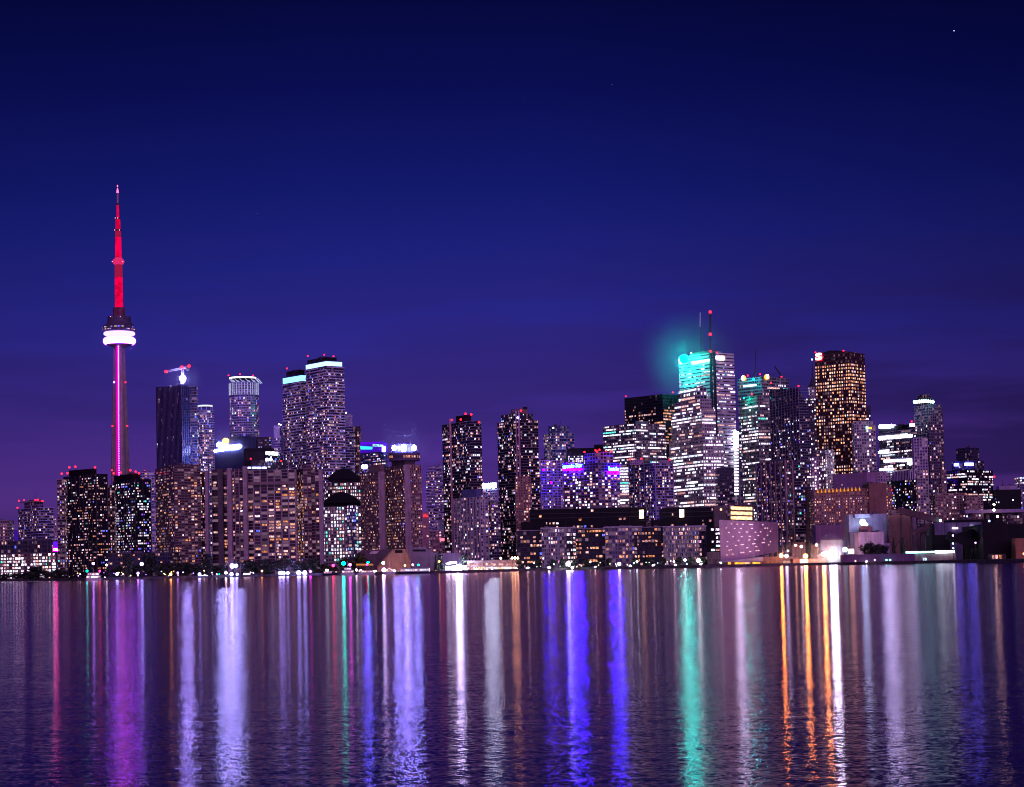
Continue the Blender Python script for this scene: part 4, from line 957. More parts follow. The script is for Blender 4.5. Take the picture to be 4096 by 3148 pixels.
# ================================================================ waterfront apartments (front row)
D = 1530
DK = facade('black_balcony_glass', (.03, .025, .045), .86, .7, glass=(.02, .02, .04), faint=.1)
def wf(name, label, blocks):
    bld(name, label, blocks)
CONCW = plain('pale_roof_edge', (.42, .38, .48), .8)
def edge(v, h=5): 
    m = MB(); k = v.D / F; p = v.poly; g = .8
    m.prism([(p[0][0] - g, p[0][1] - g), (p[1][0] + g, p[1][1] - g), (p[2][0] + g, p[2][1]), (p[3][0] - g, p[3][1])], v.z1, v.z1 + h * k, CONCW); return m
for i, (xd0, xd1, xg0, xg1, yt) in enumerate(((2068, 2168, 2166, 2300, 2108), (2299, 2421, 2420, 2566, 2104), (2565, 2656, 2655, 2822, 2102))):
    vd = N(xd0, None, xd1, yt + 16 - i * 4, D + 10, th=26); vg = N(xg0, None, xg1, yt + 6, D, th=30)
    labs = ['waterfront apartments with black balconies at the orange lamp end of the row',
            'middle waterfront apartments with black balconies and glass front under the long dark roof',
            'waterfront apartments beside the pink perforated wall with glass front and pale roof edge']
    bld('waterfront_apartments', labs[i], [
        ('balcony_block', vd, DK, style(13, 16, .85, .5, p=.42, pal='ora', vb=2262, runs=.45), ('balcony_trim', banding(vd, 16, DARKM, .4, .8)), ('roof_edge', edge(vd, 3))),
        ('glass_block', vg, (GLASSW, facade('smoked_glass_block', (.22, .17, .25), .84, .7, glass=(.05, .05, .10), faint=.5), facade('greenish_glass_block', (.30, .30, .32), .72, .66, glass=(.07, .09, .09), faint=.45))[i], style((9, 13, 7.5)[i], (16, 15.2, 17)[i], (.7, .8, .62)[i], .62, p=(.42, .5, .6)[i], pal=('resb', 'ora', 'res')[i], vb=2262, runs=(.1, .3, .2)[i]), ('frame_trim', fins(vg, (36, 49, 30)[i], PALE, .4, .4, mb=banding(vg, (16, 30, 17)[i], PALE, .3, .3))), ('roof_edge', edge(vg, 5))),
        ('corner_bay', block(xg1 - 34 + i * 4, None, xg1 + 3, yt + 22, D - 4, th=8), DK, style(11, 16, .8, .6, p=(1.2, .5, .9)[i], pal=('off', 'ora', 'resb')[i], vb=2262))],
        group='waterfront apartments in the front row')
for (x0, x1, y0, ysub, lab, pal) in ((2120, 2584, 2040, 2098, 'long black stepped apartment block above the glass fronts', 'ora'), (2648, 2905, 2030, 2096, 'black stepped block with one bright stair window beside the three yellow bars', 'ora')):
    D2 = 1590; v = N(x0, None, x1, y0 - (6 if x0 < 2200 else 0), D2 + 20, th=30); v2 = N(x0 - 36, None, x1 - 30, (y0 + ysub) / 2 + 14, D2, th=20)
    ws = []
    e = bld('black_terrace_block', lab, [('upper_block', v, BLK, style(16, 18, .7, .5, p=.10, pal='ora', vb=2100, runs=.25), ('balcony_trim', banding(v, 18, DARKM, .5, .7))),
        ('lower_block', v2, BLK, style(14, 15, .7, .5, p=.12, pal='res', vb=2110, runs=.2))], group='black terrace blocks above the waterfront row')
    x = 2566 if x0 < 2200 else 2727
    for yy in ((2048, 2066) if x0 < 2200 else (2046, 2062)):
        q = P(x, yy, D2 - 3); m = MB(); m.box((q.x, q.y, q.z - 1.5), 3.8, .6, 3.3, glow('stair_light', (1, .70, .45), 5, .4, .5)); m.build('stair_window', e)
v = N(2490, None, 2660, 2090, 1640); bld('infill_apartments', 'brown balconied infill block glimpsed between the two black terraces', [('tower_body', v, WARMB, style(10, 11, .7, .6, p=.4, pal='resb', vb=2130), ('balcony_trim', banding(v, 11, SLAB, .3)))])
v = N(2856, None, 2904, 2024, 1560); bld('dark_lift_tower', 'blank dark lift tower with a single tiny lamp', [('tower_body', v, CONCD, None)], beacons=[(2884, 2038, 1555, glow('lamp_amber', (1, .4, .2), 4))])
v = N(2820, None, 2880, 2110, D + 15); bld('dark_end_block', 'dark end block with cold lit floors touching the pink perforated wall', [('tower_body', v, BLK, style(18, 17, .8, .5, p=.6, pal='off', vb=2230, runs=.5)), ('louvred_base', block(2832, None, 2882, 2208, D - 20, th=10), facade('brown_louvre', (.34, .2, .22), .5, .9), style(3, 22, p=0))])
v = N(2900, None, 3014, 2018, 1600); e = bld('yellow_barred_building', 'dark building with three long yellow lit window bars', [('tower_body', v, BROWN2, None)])
for y in (2026, 2046, 2065): face_shape(e, 'window_bar', v, 0, [(2923, y), (3008, y + 2), (3009, y + 15), (2923, y + 12)], glow('bar_yellow', (1, .58, .28), 2.4, .45, .5), .4, .3)
# pink perforated curved wall
D = 1440; m = MB(); pts = []
for i in range(13):
    t = i / 12; x = 2877 + 236 * t; dep = D + 26 * math.sin(math.pi * t); q = P(x, 2079 + 8 * math.sin(t * 1.57), dep); b_ = P(x + 8 * (1 - t) , 2251 - 44 * t, dep); pts.append((q, b_))
for (a0, b0), (a1, b1) in zip(pts, pts[1:]):
    m.face([(b0.x, b0.y, b0.z), (b1.x, b1.y, b1.z), (a1.x, a1.y, a1.z), (a0.x, a0.y, a0.z)], PINKW)
    m.face([(b1.x, b1.y + 3, b1.z), (b0.x, b0.y + 3, b0.z), (a0.x, a0.y + 3, a0.z), (a1.x, a1.y + 3, a1.z)], PINKW)
    m.face([(a0.x, a0.y, a0.z), (a1.x, a1.y, a1.z), (a1.x, a1.y + 3, a1.z), (a0.x, a0.y + 3, a0.z)], PINKW)
    m.face([(b1.x, b1.y, b1.z), (b0.x, b0.y, b0.z), (b0.x, b0.y + 3, b0.z), (b1.x, b1.y + 3, b1.z)], PINKW)
for (a0, b0), sg in ((pts[0], 1), (pts[-1], -1)):
    f_ = [(b0.x, b0.y + 3, b0.z), (b0.x, b0.y, b0.z), (a0.x, a0.y, a0.z), (a0.x, a0.y + 3, a0.z)]; m.face(f_ if sg > 0 else f_[::-1], PINKW)
e = root('perforated_hall', (pts[6][0].x, D + 10, GZ), 'big pink curved wall dotted with small oval lights above orange windows', 'building'); m.build('curved_wall', e)
sp = [(0.20, .09), (.30, .09), (.40, .09), (.52, .09), (.55, .09), (.74, .1), (.11, .19), (.25, .2), (.36, .2), (.55, .2), (.78, .2), (.82, .2), (.15, .3), (.33, .3), (.46, .3), (.61, .31), (.7, .31), (.87, .3), (.22, .41), (.37, .42), (.51, .42), (.66, .41), (.82, .42), (.12, .52), (.31, .52), (.5, .52), (.6, .52), (.76, .53), (.11, .63), (.26, .63), (.36, .63), (.39, .63), (.56, .64), (.59, .64), (.73, .64), (.76, .64), (.87, .64), (.14, .73), (.18, .73), (.46, .73), (.62, .73), (.84, .73), (.1, .84), (.2, .84), (.35, .84), (.39, .84), (.51, .84), (.62, .85), (.66, .85)]
for t, s_ in sp:
    i = min(11, int(t * 12)); f_ = t * 12 - i; a0 = pts[i][0].lerp(pts[i + 1][0], f_); b0 = pts[i][1].lerp(pts[i + 1][1], f_); q = a0.lerp(b0, s_)
    m = MB(); m.lathe((q.x, q.y - .3, q.z), [(.45, -.28), (.62, 0), (.45, .28)], glow('oval_light', (1, .62, .66), 1.5), 8, 1.5, .4); m.build('oval_light', e, loc=q)
v = N(2905, None, 3050, 2247, D - 25, th=30); m = MB(); z = v.z1
A_ = P(2885, 2248, D - 26); B_ = P(3052, 2246, D - 26); T_ = P(3050, 2226, D - 26)
m.prism([(A_.x, A_.y - 2), (B_.x, B_.y - 2), (B_.x, B_.y + 30), (A_.x, A_.y + 30)], z, z + 1, PALE, ztop=[z + .5, T_.z, T_.z, z + .5]); m.build('sloping_canopy', e)
mb = MB(); mb.prism(v.poly, GZ, z, BROWNC); mb.build('base_block', e)
for x0, x1, c in ((2912, 2923, 1), (2938, 2976, 1), (2978, 3000, 2), (3010, 3040, 1)):
    face_shape(e, 'window', v, 0, [(x0, 2249), (x1, 2249), (x1, 2260), (x0, 2260)], glow('hall_orange', (1, .38, .05), 1.9, .4, .5) if c == 1 else glow('hall_peach', (1, .5, .28), 1.4, .4, .5), .3, .3)
v = N(3052, None, 3170, 2227, D - 18, th=30); e = bld('quay_shed', 'low orange-lit quay shed beside the pink perforated wall', [('tower_body', v, RUST, None)])
for x0, x1, y0, y1, g_ in ((3132, 3163, 2243, 2258, glow('shed_pinkish', (1, .45, .35), .6)),): face_shape(e, 'window', v, 0, [(x0, y0), (x1, y0), (x1, y1), (x0, y1)], g_, .3, .3)
for x in (3068, 3084, 3100, 3117): face_shape(e, 'window', v, 0, [(x, 2245), (x + 9, 2245), (x + 9, 2252), (x, 2252)], glow('shed_dim', (1, .35, .15), .35), .3, .3)

# ================================================================ sugar works and docks
v = N(3168, None, 3345, 2180, 1500); bld('quay_warehouse', 'warm brown quay warehouse behind the dazzling flood lamps', [('tower_body', v, plain('warm_warehouse', (.40, .22, .22)), None), ('roof_box', block(3180, None, 3222, 2168, 1504, base=v.z1), RUST, None)])
v = N(3172, None, 3300, 2235, 1400, th=14); e = bld('dock_office', 'low dock office with one white-lit roller door', [('tower_body', v, RUST, None)])
face_shape(e, 'roller_door', v, 0, [(3201, 2239), (3231, 2239), (3231, 2256), (3201, 2256)], glow('door_white', (1, .85, .7), 6), .3, .3)
m = MB(); q = P(3234, 2200, 1470); t_ = P(3232, 1952, 1470); m.lathe((q.x, q.y, GZ), [(2.6, 0), (2.4, 12), (1.9, 30), (1.15, t_.z - GZ)], plain('chimney_brick', (.03, .018, .025), .8), 16)
tag(m.build('chimney', loc=(q.x, q.y, GZ)), 'tall tapering black chimney in front of the blue-black condo', 'chimney')
v = N(3282, None, 3376, 2161, 1450); bld('lavender_shed', 'lavender flat-fronted shed above the dazzling flood lamps', [('tower_body', v, LAV, None), ('side_wing', block(3374, None, 3400, 2150, 1456), LAV, None)])
v = N(3395, None, 3555, 2056, 1440); e = bld('lit_works_building', 'lavender works building with a floodlit blue-white loading bay', [
    ('tower_body', v, PALE, None), ('bay_roof', block(3420, None, 3480, 2056, 1432, base=v.z1 - 3), PALE, None), ('brown_annex', block(3443, None, 3488, 2104, 1425), plain('terracotta_box', (.45, .22, .2)), None), ('conveyor_housing', block(3400, None, 3436, 2128, 1428), IND, style(30, 14, .8, .7, p=0))])
q = P(3451, 2089, 1428); m = MB(); m.ball(q, 2.3, glow('bay_flood', (.45, .7, 1), 26), 10, 8); m.build('flood_lamp', e, loc=q)
q = P(3464, 2097, 1428); m = MB(); m.ball(q, 1.5, glow('bay_flood2', (.6, .75, 1), 20), 8, 6, .7); m.build('flood_lamp', e, loc=q)
v = N(3434, None, 3535, 2128, 1410, th=30); bld('white_store', 'plain pinkish-white store behind the round tree', [('tower_body', v, plain('white_store_wall', (.42, .28, .42)), None), ('stair_wing', block(3534, None, 3558, 2172, 1415), LAV, None)])
v = N(3556, None, 3650, 2060, 1430); bld('brown_silo_block', 'tall blank brown silo block with a flat top', [('tower_body', v, plain('silo_brown', (.30, .18, .15)), None, ('wall_rib', fins(v, 60, BROWNC, 1, .7))), ('roof_box', block(3566, None, 3595, 2040, 1434, base=v.z1), BROWNC, None), ('edge_column', block(3650, None, 3664, 2062, 1436), LAV, None)])
def beam_shed(name, label, a, b, D, w=6, h=5, mat=BLK, legs=2):
    A, B = P(*a, D), P(*b, D); e = root(name, (min(A.x, B.x), D, GZ), label, 'conveyor'); m = MB(); d = (B - A); L_ = d.length; u = Vector((-d.z, 0, d.x)).normalized() * h / 2
    if u.z < 0: u = -u
    for y0, y1 in ((D - w / 2, D + w / 2),):
        q = [Vector((A.x, y0, A.z)) - u, Vector((B.x, y0, B.z)) - u, Vector((B.x, y0, B.z)) + u, Vector((A.x, y0, A.z)) + u]; f = [p + Vector((0, w, 0)) for p in q]
        m.face(q, mat); m.face(f[::-1], mat)
        for k in range(4): j = (k + 1) % 4; m.face([q[j], q[k], f[k], f[j]], mat)
    m.build('gallery', e)
    for i in range(legs):
        p = A.lerp(B, (i + 1) / (legs + 1)); lg = MB(); lg.bar((p.x - 2, D, GZ), (p.x, D, p.z - h / 2), .5, mat); lg.bar((p.x + 2, D, GZ), (p.x, D, p.z - h / 2), .5, mat); lg.build('support_leg', e)
    return e
beam_shed('conveyor_gallery', 'brown covered conveyor sloping down from the silo block roof', (3590, 2040), (3752, 2080), 1410, 6, 4.6, plain('conveyor_brown', (.10, .05, .07)))
beam_shed('conveyor_gallery', 'short dark conveyor climbing toward the blue-grey shed', (3652, 2135), (3728, 2098), 1400, 5, 3.6, plain('conveyor_brown', (.10, .05, .07)), 1)
beam_shed('conveyor_gallery', 'long black conveyor rising to the black dock mass', (3800, 2160), (3990, 2098), 1340, 6, 5.4)
beam_shed('conveyor_gallery', 'long black conveyor descending to the quay by the orange hut', (3790, 2140), (4050, 2232), 1330, 6, 5.4)
v = N(3660, None, 3728, 2128, 1460); bld('pipe_yard_building', 'pinkish pipe yard building with small orange lamps', [('tower_body', v, BROWNC, style(14, 12, .3, .3, p=.3, pal='ora', vb=2200)), ('post_frame', block(3656, None, 3668, 2140, 1452), LAV, None)])
v = N(3728, None, 3925, 2090, 1400, th=40); e = bld('blue_grey_shed', 'large blue-grey dock shed with a few bright wall lamps', [('tower_body', v, IND, None, ('wall_rib', fins(v, 50, plain('rib_dark', (.1, .09, .16)), .5, .4))), ('roof_hood', block(3800, None, 3950, 2078, 1405, base=v.z1 - 2), BLK, None)])
face_shape(e, 'wall_lamp', v, 0, [(3808, 2110), (3831, 2110), (3831, 2116), (3808, 2116)], glow('lamp_strip_pink', (1, .7, .9), 4)); face_shape(e, 'wall_lamp', v, 0, [(3880, 2110), (3887, 2105), (3895, 2110), (3887, 2115)], glow('lamp_hot', (.8, .9, 1), 20))
face_shape(e, 'wall_lamp', v, 0, [(3881, 2140), (3904, 2138), (3904, 2143), (3881, 2144)], glow('lamp_strip_pink', (1, .7, .9), 4))
v = N(3728, None, 3800, 2140, 1370, th=20); bld('black_dock_store', 'black dock store in front of the blue-grey shed', [('tower_body', v, BLK, None), ('side_wing', block(3726, None, 3738, 2096, 1372), BLK, None)])
v = N(3930, None, 4130, 2100, 1310, th=60); v.zt = [P(3930, 2096, 1310).z, P(4130, 2094, 1310).z] + [P(4130, 2098, 1310).z] * 2
bld('black_sugar_shed', 'huge black dock shed filling the edge of the quay', [('tower_body', v, BLK, None), ('brown_end', block(4061, None, 4150, 2152, 1290, th=12), plain('end_brown', (.30, .15, .10)), None)])
q = P(4096, 2215, 1270); sl = MB(); sl.ball(q, .5, glow('sodium_small', (1, .3, .03), 160), 8, 5); tag(sl.build('bulkhead_lamp', loc=q), 'sodium lamp lighting the brown end wall at the picture edge', 'lamp')
v = N(3965, None, 4022, 2218, 1270, th=8); e = bld('gate_hut', 'small glass hut glowing orange on the dark quay', [('tower_body', v, facade('hut_frame', (.2, .1, .06), .8, .8), style(14, 14, .8, .8, p=.9, pal='ora'))])
v = N(3640, None, 3822, 2214, 1330, th=16); e = bld('quay_shed', 'low quay shed with a long teal-white strip light under its eave', [('tower_body', v, BROWNC, None), ])
face_shape(e, 'strip_light', v, 0, [(3622, 2206), (3740, 2204), (3740, 2211), (3622, 2214)], glow('strip_teal_quay', (.35, .95, .9), 5, .5, .3), .6, 1); face_shape(e, 'strip_light', v, 0, [(3740, 2202), (3816, 2203), (3816, 2211), (3740, 2213)], glow('strip_teal_quay2', (.75, 1, 1), 9, .5, .3), .6, 1)
face_shape(e, 'window', v, 0, [(3690, 2231), (3706, 2231), (3706, 2245), (3692, 2244)], glow('quay_window', (.55, .8, 1), 1.2, .5, 1))
v = N(3370, None, 3660, 2216, 1300, th=8); v.zt = None; del v.zt
bld('quay_wall', 'long dim violet quay wall under the round tree', [('wall_face', v, plain('quay_violet', (.16, .09, .18)), None)], cat='wall')
v = N(3393, None, 3418, 2190, 1330, th=3); e = bld('lit_hoarding', 'glowing cream hoarding beside the blue-white emblem board', [('board', block(3397, None, 3415, 2196, 1328, th=2, base=GZ + 6), glow('hoarding_cream', (1, .62, .42), 8), None), ('board_frame', v, IND, None)], cat='billboard')
q = P(3380, 2198, 1335); e = root('emblem_board', (q.x, q.y, GZ), 'pale oval emblem board beside the cream hoarding', 'billboard')
m = MB(); m.lathe((0, 0, 0), [(2.0, -.2), (2.2, 0), (2.0, .2)], glow('emblem_pale', (.6, .9, 1), 2.2, .5, .6), 14); m.v = [(q.x + a_, q.y + c_, q.z + b_ * .85) for a_, b_, c_ in m.v]; m.build('emblem', e); m = MB(); m.bar((q.x, q.y + .5, GZ), (q.x, q.y + .5, q.z), .3, DARKM); m.build('board_post', e)

# ================================================================ harbourfront theatre
D = 1520
def flat(e, name, pts, D, th, mat):
    q = [P(x, y, D) for x, y in pts]; f = [p + Vector((0, th, 0)) for p in q]; m = MB(); n = len(q)
    m.face(q, mat); m.face(f[::-1], mat)
    for k in range(n): j = (k + 1) % n; m.face([q[j], q[k], f[k], f[j]], mat)
    return m.build(name, e)
q = P(1600, 2290, D); e = root('harbour_terminal', (q.x, q.y, GZ), 'tan polygonal terminal with sloping dark roofs behind the moored boats', 'building')
tanw = plain('tan_render', (.48, .28, .18), .8); greyr = plain('grey_roof_panels', (.22, .16, .24), .8)
flat(e, 'gable_wall', [(1510, 2292), (1510, 2262), (1570, 2198), (1622, 2196), (1642, 2238), (1642, 2292)], D, 6, tanw)
flat(e, 'hall_roof', [(1410, 2290), (1425, 2216), (1450, 2200), (1568, 2196), (1512, 2262), (1512, 2290)], D + 6, 30, plain('dark_hall_roof', (.10, .06, .09)))
flat(e, 'wing_wall', [(1642, 2290), (1642, 2190), (1700, 2188), (1735, 2210), (1765, 2235), (1765, 2290)], D + 7, 30, greyr)
flat(e, 'wing_wall', [(1735, 2292), (1735, 2213), (1840, 2212), (1840, 2292)], D + 15, 30, plain('lilac_shed_wall', (.34, .28, .44)))
flat(e, 'upper_window', [(1580, 2200), (1610, 2200), (1610, 2212), (1580, 2212)], D - .3, .25, BLK)
for pts in ([(1568, 2198), (1574, 2198), (1512, 2270), (1506, 2268)], [(1620, 2196), (1626, 2196), (1645, 2238), (1640, 2240)]): flat(e, 'gable_trim', pts, D - 1, 1, plain('trim_brown', (.3, .16, .1)))
flat(e, 'clerestory_window', [(1650, 2198), (1702, 2198), (1704, 2206), (1652, 2206)], D + 6.5, .4, BLK)
flat(e, 'roof_light', [(1484, 2206), (1516, 2204), (1508, 2214), (1478, 2216)], D + 5.5, .4, plain('rooflight_pale', (.55, .42, .5)))
q = P(1585, 2286, D - 14)
for x, y in ((1550, 2268), (1620, 2250), (1600, 2280)):
    q = P(x, y + 12, D - 16); m = MB(); m.ball(q, .45, glow('sodium_wash', (1, .36, .10), 120), 8, 5); m.build('flood_lamp', e, loc=q)
q = P(1457, 2275, D - 15); e = root('market_canopy', (q.x, q.y, GZ), 'orange edged canopy on posts in front of the dark hall roof', 'canopy')
flat(e, 'canopy_top', [(1424, 2255), (1490, 2255), (1490, 2262), (1424, 2262)], D - 15, 8, glow('canopy_orange', (1, .32, .12), .55)); 
for x in range(1428, 1490, 12): m = MB(); a_ = P(x, 2262, D - 14); m.bar((a_.x, a_.y, GZ), a_, .2, RUST, 4); m.build('post', e)
# bright lakeside restaurant and tent
q = P(1940, 2260, 1480); e = root('lakeside_pavilion', (q.x, q.y, GZ), 'brilliantly lit low restaurant pavilion with warm glowing windows on the quay', 'building')
flat(e, 'pavilion_wall', [(1868, 2292), (1868, 2243), (2076, 2238), (2076, 2290)], 1480, 14, plain('pavilion_cream', (.5, .36, .34)))
for i in range(20):
    x = 1872 + i * 10.2; flat(e, 'window', [(x, 2284), (x, 2268), (x + 8, 2268), (x + 8, 2284)], 1479.6, .3, wmat(random.choice(['candle', 'flood', 'candle', 'amber', 'white'])))
    if rnd() < .7: flat(e, 'window', [(x, 2262), (x, 2254), (x + 8, 2254), (x + 8, 2262)], 1479.6, .3, wmat(random.choice(['candle', 'amber', 'warm'])))
q = P(1810, 2270, 1478); e = root('festival_stand', (q.x, q.y, GZ), 'dazzling white lit stand with curved canopies next to the pavilion', 'kiosk')
flat(e, 'stand_wall', [(1780, 2288), (1780, 2264), (1868, 2262), (1868, 2287)], 1478, 10, plain('stand_white', (.6, .55, .6)))
for pts, s_ in (([(1783, 2254), (1800, 2247), (1826, 2246), (1828, 2252), (1790, 2258)], 14), ([(1782, 2270), (1797, 2268), (1800, 2276), (1784, 2277)], 16), ([(1806, 2268), (1816, 2264), (1822, 2270), (1818, 2282), (1808, 2280)], 18)):
    flat(e, 'light_panel', pts, 1476, .6, glow('stand_light%d' % s_, (.85, .8, 1), s_))
q = P(1836, 2272, 1474); m = MB(); m.ball(q, 2.9, glow('stand_ball', (.66, .68, 1), 150), 12, 8); m.build('flood_lamp', e, loc=q)
# ================================================================ land and water
SH = [(-700, 2340), (0, 2326), (400, 2321), (600, 2316), (850, 2311), (1000, 2307), (1250, 2302), (1500, 2298), (1900, 2290), (2300, 2279), (2800, 2271), (3200, 2262), (3700, 2254), (4096, 2250), (4800, 2240)]
front = [on_level(x, y, 0) for x, y in SH]
m = MB(); gm = plain('dark_quayside_ground', (.045, .04, .045), .85, noise=.5, scale=.05); qm = plain('quay_concrete', (.12, .10, .12), .8, noise=.5, scale=.4)
far = 60000
top = [(p.x, p.y, GZ) for p in front]
m.face([(front[0].x - 30000, front[0].y, GZ)] + top + [(front[-1].x + 30000, front[-1].y, GZ), (30000, far, GZ), (-30000, far, GZ)], gm)
ext = [Vector((front[0].x - 30000, front[0].y, 0))] + front + [Vector((front[-1].x + 30000, front[-1].y, 0))]
for a_, b_ in zip(ext, ext[1:]):
    m.face([(a_.x, a_.y, -3), (b_.x, b_.y, -3), (b_.x, b_.y, GZ), (a_.x, a_.y, GZ)], qm)
tag(m.build('ground'), kind='structure')

wm = bpy.data.materials.new('harbour_water'); t, NN, LL = nt(wm)
o = NN.new('ShaderNodeOutputMaterial'); b = NN.new('ShaderNodeBsdfGlossy'); b.distribution = 'GGX'
b.inputs['Color'].default_value = (.76, .57, .74, 1); b.inputs['Roughness'].default_value = WROUGH
df = NN.new('ShaderNodeBsdfDiffuse'); df.inputs[0].default_value = (.006, .004, .010, 1)
fz = NN.new('ShaderNodeFresnel'); fz.inputs['IOR'].default_value = 1.33; mxs = NN.new('ShaderNodeMixShader')
g = NN.new('ShaderNodeNewGeometry')
def wave(sx, sy, scale, det, rot=0, off=0):
    mp = NN.new('ShaderNodeMapping'); mp.inputs['Scale'].default_value = (sx, sy, 1); mp.inputs['Rotation'].default_value = (0, 0, R(rot)); mp.inputs['Location'].default_value = (off, off, 0)
    LL.new(g.outputs['Position'], mp.inputs[0]); n = NN.new('ShaderNodeTexNoise'); n.inputs['Scale'].default_value = scale; n.inputs['Detail'].default_value = det; n.inputs['Roughness'].default_value = .6
    LL.new(mp.outputs[0], n.inputs['Vector']); return n.outputs['Fac']
def wave2(sx, sy, det, rot, off):
    mp = NN.new('ShaderNodeMapping'); mp.inputs['Scale'].default_value = (sx, sy, 1); mp.inputs['Rotation'].default_value = (0, 0, R(rot)); mp.inputs['Location'].default_value = (off, off * .7, 0)
    LL.new(g.outputs['Position'], mp.inputs[0]); n = NN.new('ShaderNodeTexNoise'); n.inputs['Scale'].default_value = 1; n.inputs['Detail'].default_value = det; n.inputs['Roughness'].default_value = .55
    LL.new(mp.outputs[0], n.inputs['Vector']); v = NN.new('ShaderNodeVectorMath'); v.operation = 'SUBTRACT'; LL.new(n.outputs['Color'], v.inputs[0]); v.inputs[1].default_value = (.5, .5, .5); return v.outputs[0]
def vm(op, a, b):
    v = NN.new('ShaderNodeVectorMath'); v.operation = op
    for i, q in enumerate((a, b)):
        if isinstance(q, tuple): v.inputs[i].default_value = q
        else: LL.new(q, v.inputs[i])
    return v.outputs[0]
# wavelets: the slope of the surface, as two crossed ripple fields
slope = vm('ADD', vm('MULTIPLY', wave2(5.5, 17, 2, 4, 0), (WSX, WSY, 0)), vm('MULTIPLY', wave2(.7, 2.0, 1.5, -7, 31), (WSX * .22, WSY * .22, 0)))
nrm = NN.new('ShaderNodeVectorMath'); nrm.operation = 'NORMALIZE'; LL.new(vm('ADD', slope, (0, 0, 1)), nrm.inputs[0])
LL.new(nrm.outputs[0], b.inputs['Normal']); LL.new(fz.outputs[0], mxs.inputs[0]); LL.new(df.outputs[0], mxs.inputs[1]); LL.new(b.outputs[0], mxs.inputs[2])
# long calm and ruffled patches
pn = wave(.004, .03, 1., 3, 2, 7); mr = NN.new('ShaderNodeMapRange'); mr.inputs[1].default_value = .35; mr.inputs[2].default_value = .7; mr.inputs[3].default_value = WROUGH * .92; mr.inputs[4].default_value = WROUGH * 1.15
LL.new(pn, mr.inputs[0]); LL.new(mr.outputs[0], b.inputs['Roughness'])
LL.new(mxs.outputs[0], o.inputs[0])
m = MB(); m.face([(-30000, -400, 0), (30000, -400, 0), (30000, far, 0), (-30000, far, 0)], wm)
tag(m.build('water'), kind='structure')

# ================================================================ sky and light
W_ = bpy.data.worlds.new('World'); bpy.context.scene.world = W_; W_.use_nodes = True; t = W_.node_tree; NN, LL = t.nodes, t.links
for n in list(NN): NN.remove(n)
o = NN.new('ShaderNodeOutputWorld'); bg = NN.new('ShaderNodeBackground'); tc = NN.new('ShaderNodeTexCoord'); sp = NN.new('ShaderNodeSeparateXYZ')
LL.new(tc.outputs['Generated'], sp.inputs[0])
cr = NN.new('ShaderNodeValToRGB'); el = cr.color_ramp.elements
def lin(c): return tuple(((v / 255) / 12.92 if v / 255 <= .04045 else ((v / 255 + .055) / 1.055) ** 2.4) for v in c) + (1,)
SKY = [(0, (104, 56, 140)), (.045, (86, 51, 143)), (.085, (64, 45, 140)), (.12, (47, 42, 142)), (.16, (32, 36, 131)), (.20, (21, 27, 112)), (.25, (11, 16, 86)), (.30, (6, 9, 60)), (.45, (3, 4, 36))]
el[0].position = 0; el[0].color = lin(SKY[0][1]); el[1].position = SKY[1][0] * 2; el[1].color = lin(SKY[1][1])
for p_, c_ in SKY[2:]:
    q = el.new(p_ * 2); q.color = lin(c_)
LL.new(math_(NN, LL, 'MULTIPLY', sp.outputs[2], 2.0), cr.inputs[0])
# faint purple-grey cloud streaks low over the city, darker toward the east
mp = NN.new('ShaderNodeMapping'); mp.inputs['Scale'].default_value = (3, 3, 26); LL.new(tc.outputs['Generated'], mp.inputs[0])
cn = NN.new('ShaderNodeTexNoise'); cn.inputs['Scale'].default_value = 1.6; cn.inputs['Detail'].default_value = 6; LL.new(mp.outputs[0], cn.inputs['Vector'])
c1 = NN.new('ShaderNodeMapRange'); c1.inputs[1].default_value = .44; c1.inputs[2].default_value = .58; LL.new(cn.outputs['Fac'], c1.inputs[0])
c2 = NN.new('ShaderNodeMapRange'); c2.inputs[1].default_value = -.12; c2.inputs[2].default_value = .28; c2.inputs[3].default_value = .30; c2.inputs[4].default_value = .75; LL.new(sp.outputs[0], c2.inputs[0])
c3 = NN.new('ShaderNodeMapRange'); c3.inputs[1].default_value = .19; c3.inputs[2].default_value = .10; LL.new(sp.outputs[2], c3.inputs[0])
mx = NN.new('ShaderNodeMix'); mx.data_type = 'RGBA'
LL.new(math_(NN, LL, 'MULTIPLY', math_(NN, LL, 'MULTIPLY', c1.outputs[0], c2.outputs[0]), c3.outputs[0]), mx.inputs[0])
LL.new(cr.outputs[0], mx.inputs[6]); mx.inputs[7].default_value = lin((46, 32, 100))
# the eastern sky is a little deeper; city glow behind the camera lights the fronts
e1 = NN.new('ShaderNodeMapRange'); e1.inputs[1].default_value = .02; e1.inputs[2].default_value = .30; e1.inputs[3].default_value = 1; e1.inputs[4].default_value = .54; LL.new(sp.outputs[0], e1.inputs[0])
e2 = NN.new('ShaderNodeMapRange'); e2.inputs[1].default_value = -.10; e2.inputs[2].default_value = -.30; e2.inputs[3].default_value = .90; e2.inputs[4].default_value = .72; LL.new(sp.outputs[0], e2.inputs[0])
sc_ = NN.new('ShaderNodeVectorMath'); sc_.operation = 'SCALE'; LL.new(mx.outputs[2], sc_.inputs[0]); LL.new(math_(NN, LL, 'MULTIPLY', e1.outputs[0], e2.outputs[0]), sc_.inputs['Scale'])
bk = NN.new('ShaderNodeMapRange'); bk.inputs[1].default_value = -.05; bk.inputs[2].default_value = -.7; LL.new(sp.outputs[1], bk.inputs[0])
bv = NN.new('ShaderNodeVectorMath'); bv.operation = 'SCALE'; bv.inputs[0].default_value = BACKGLOW; LL.new(bk.outputs[0], bv.inputs['Scale'])
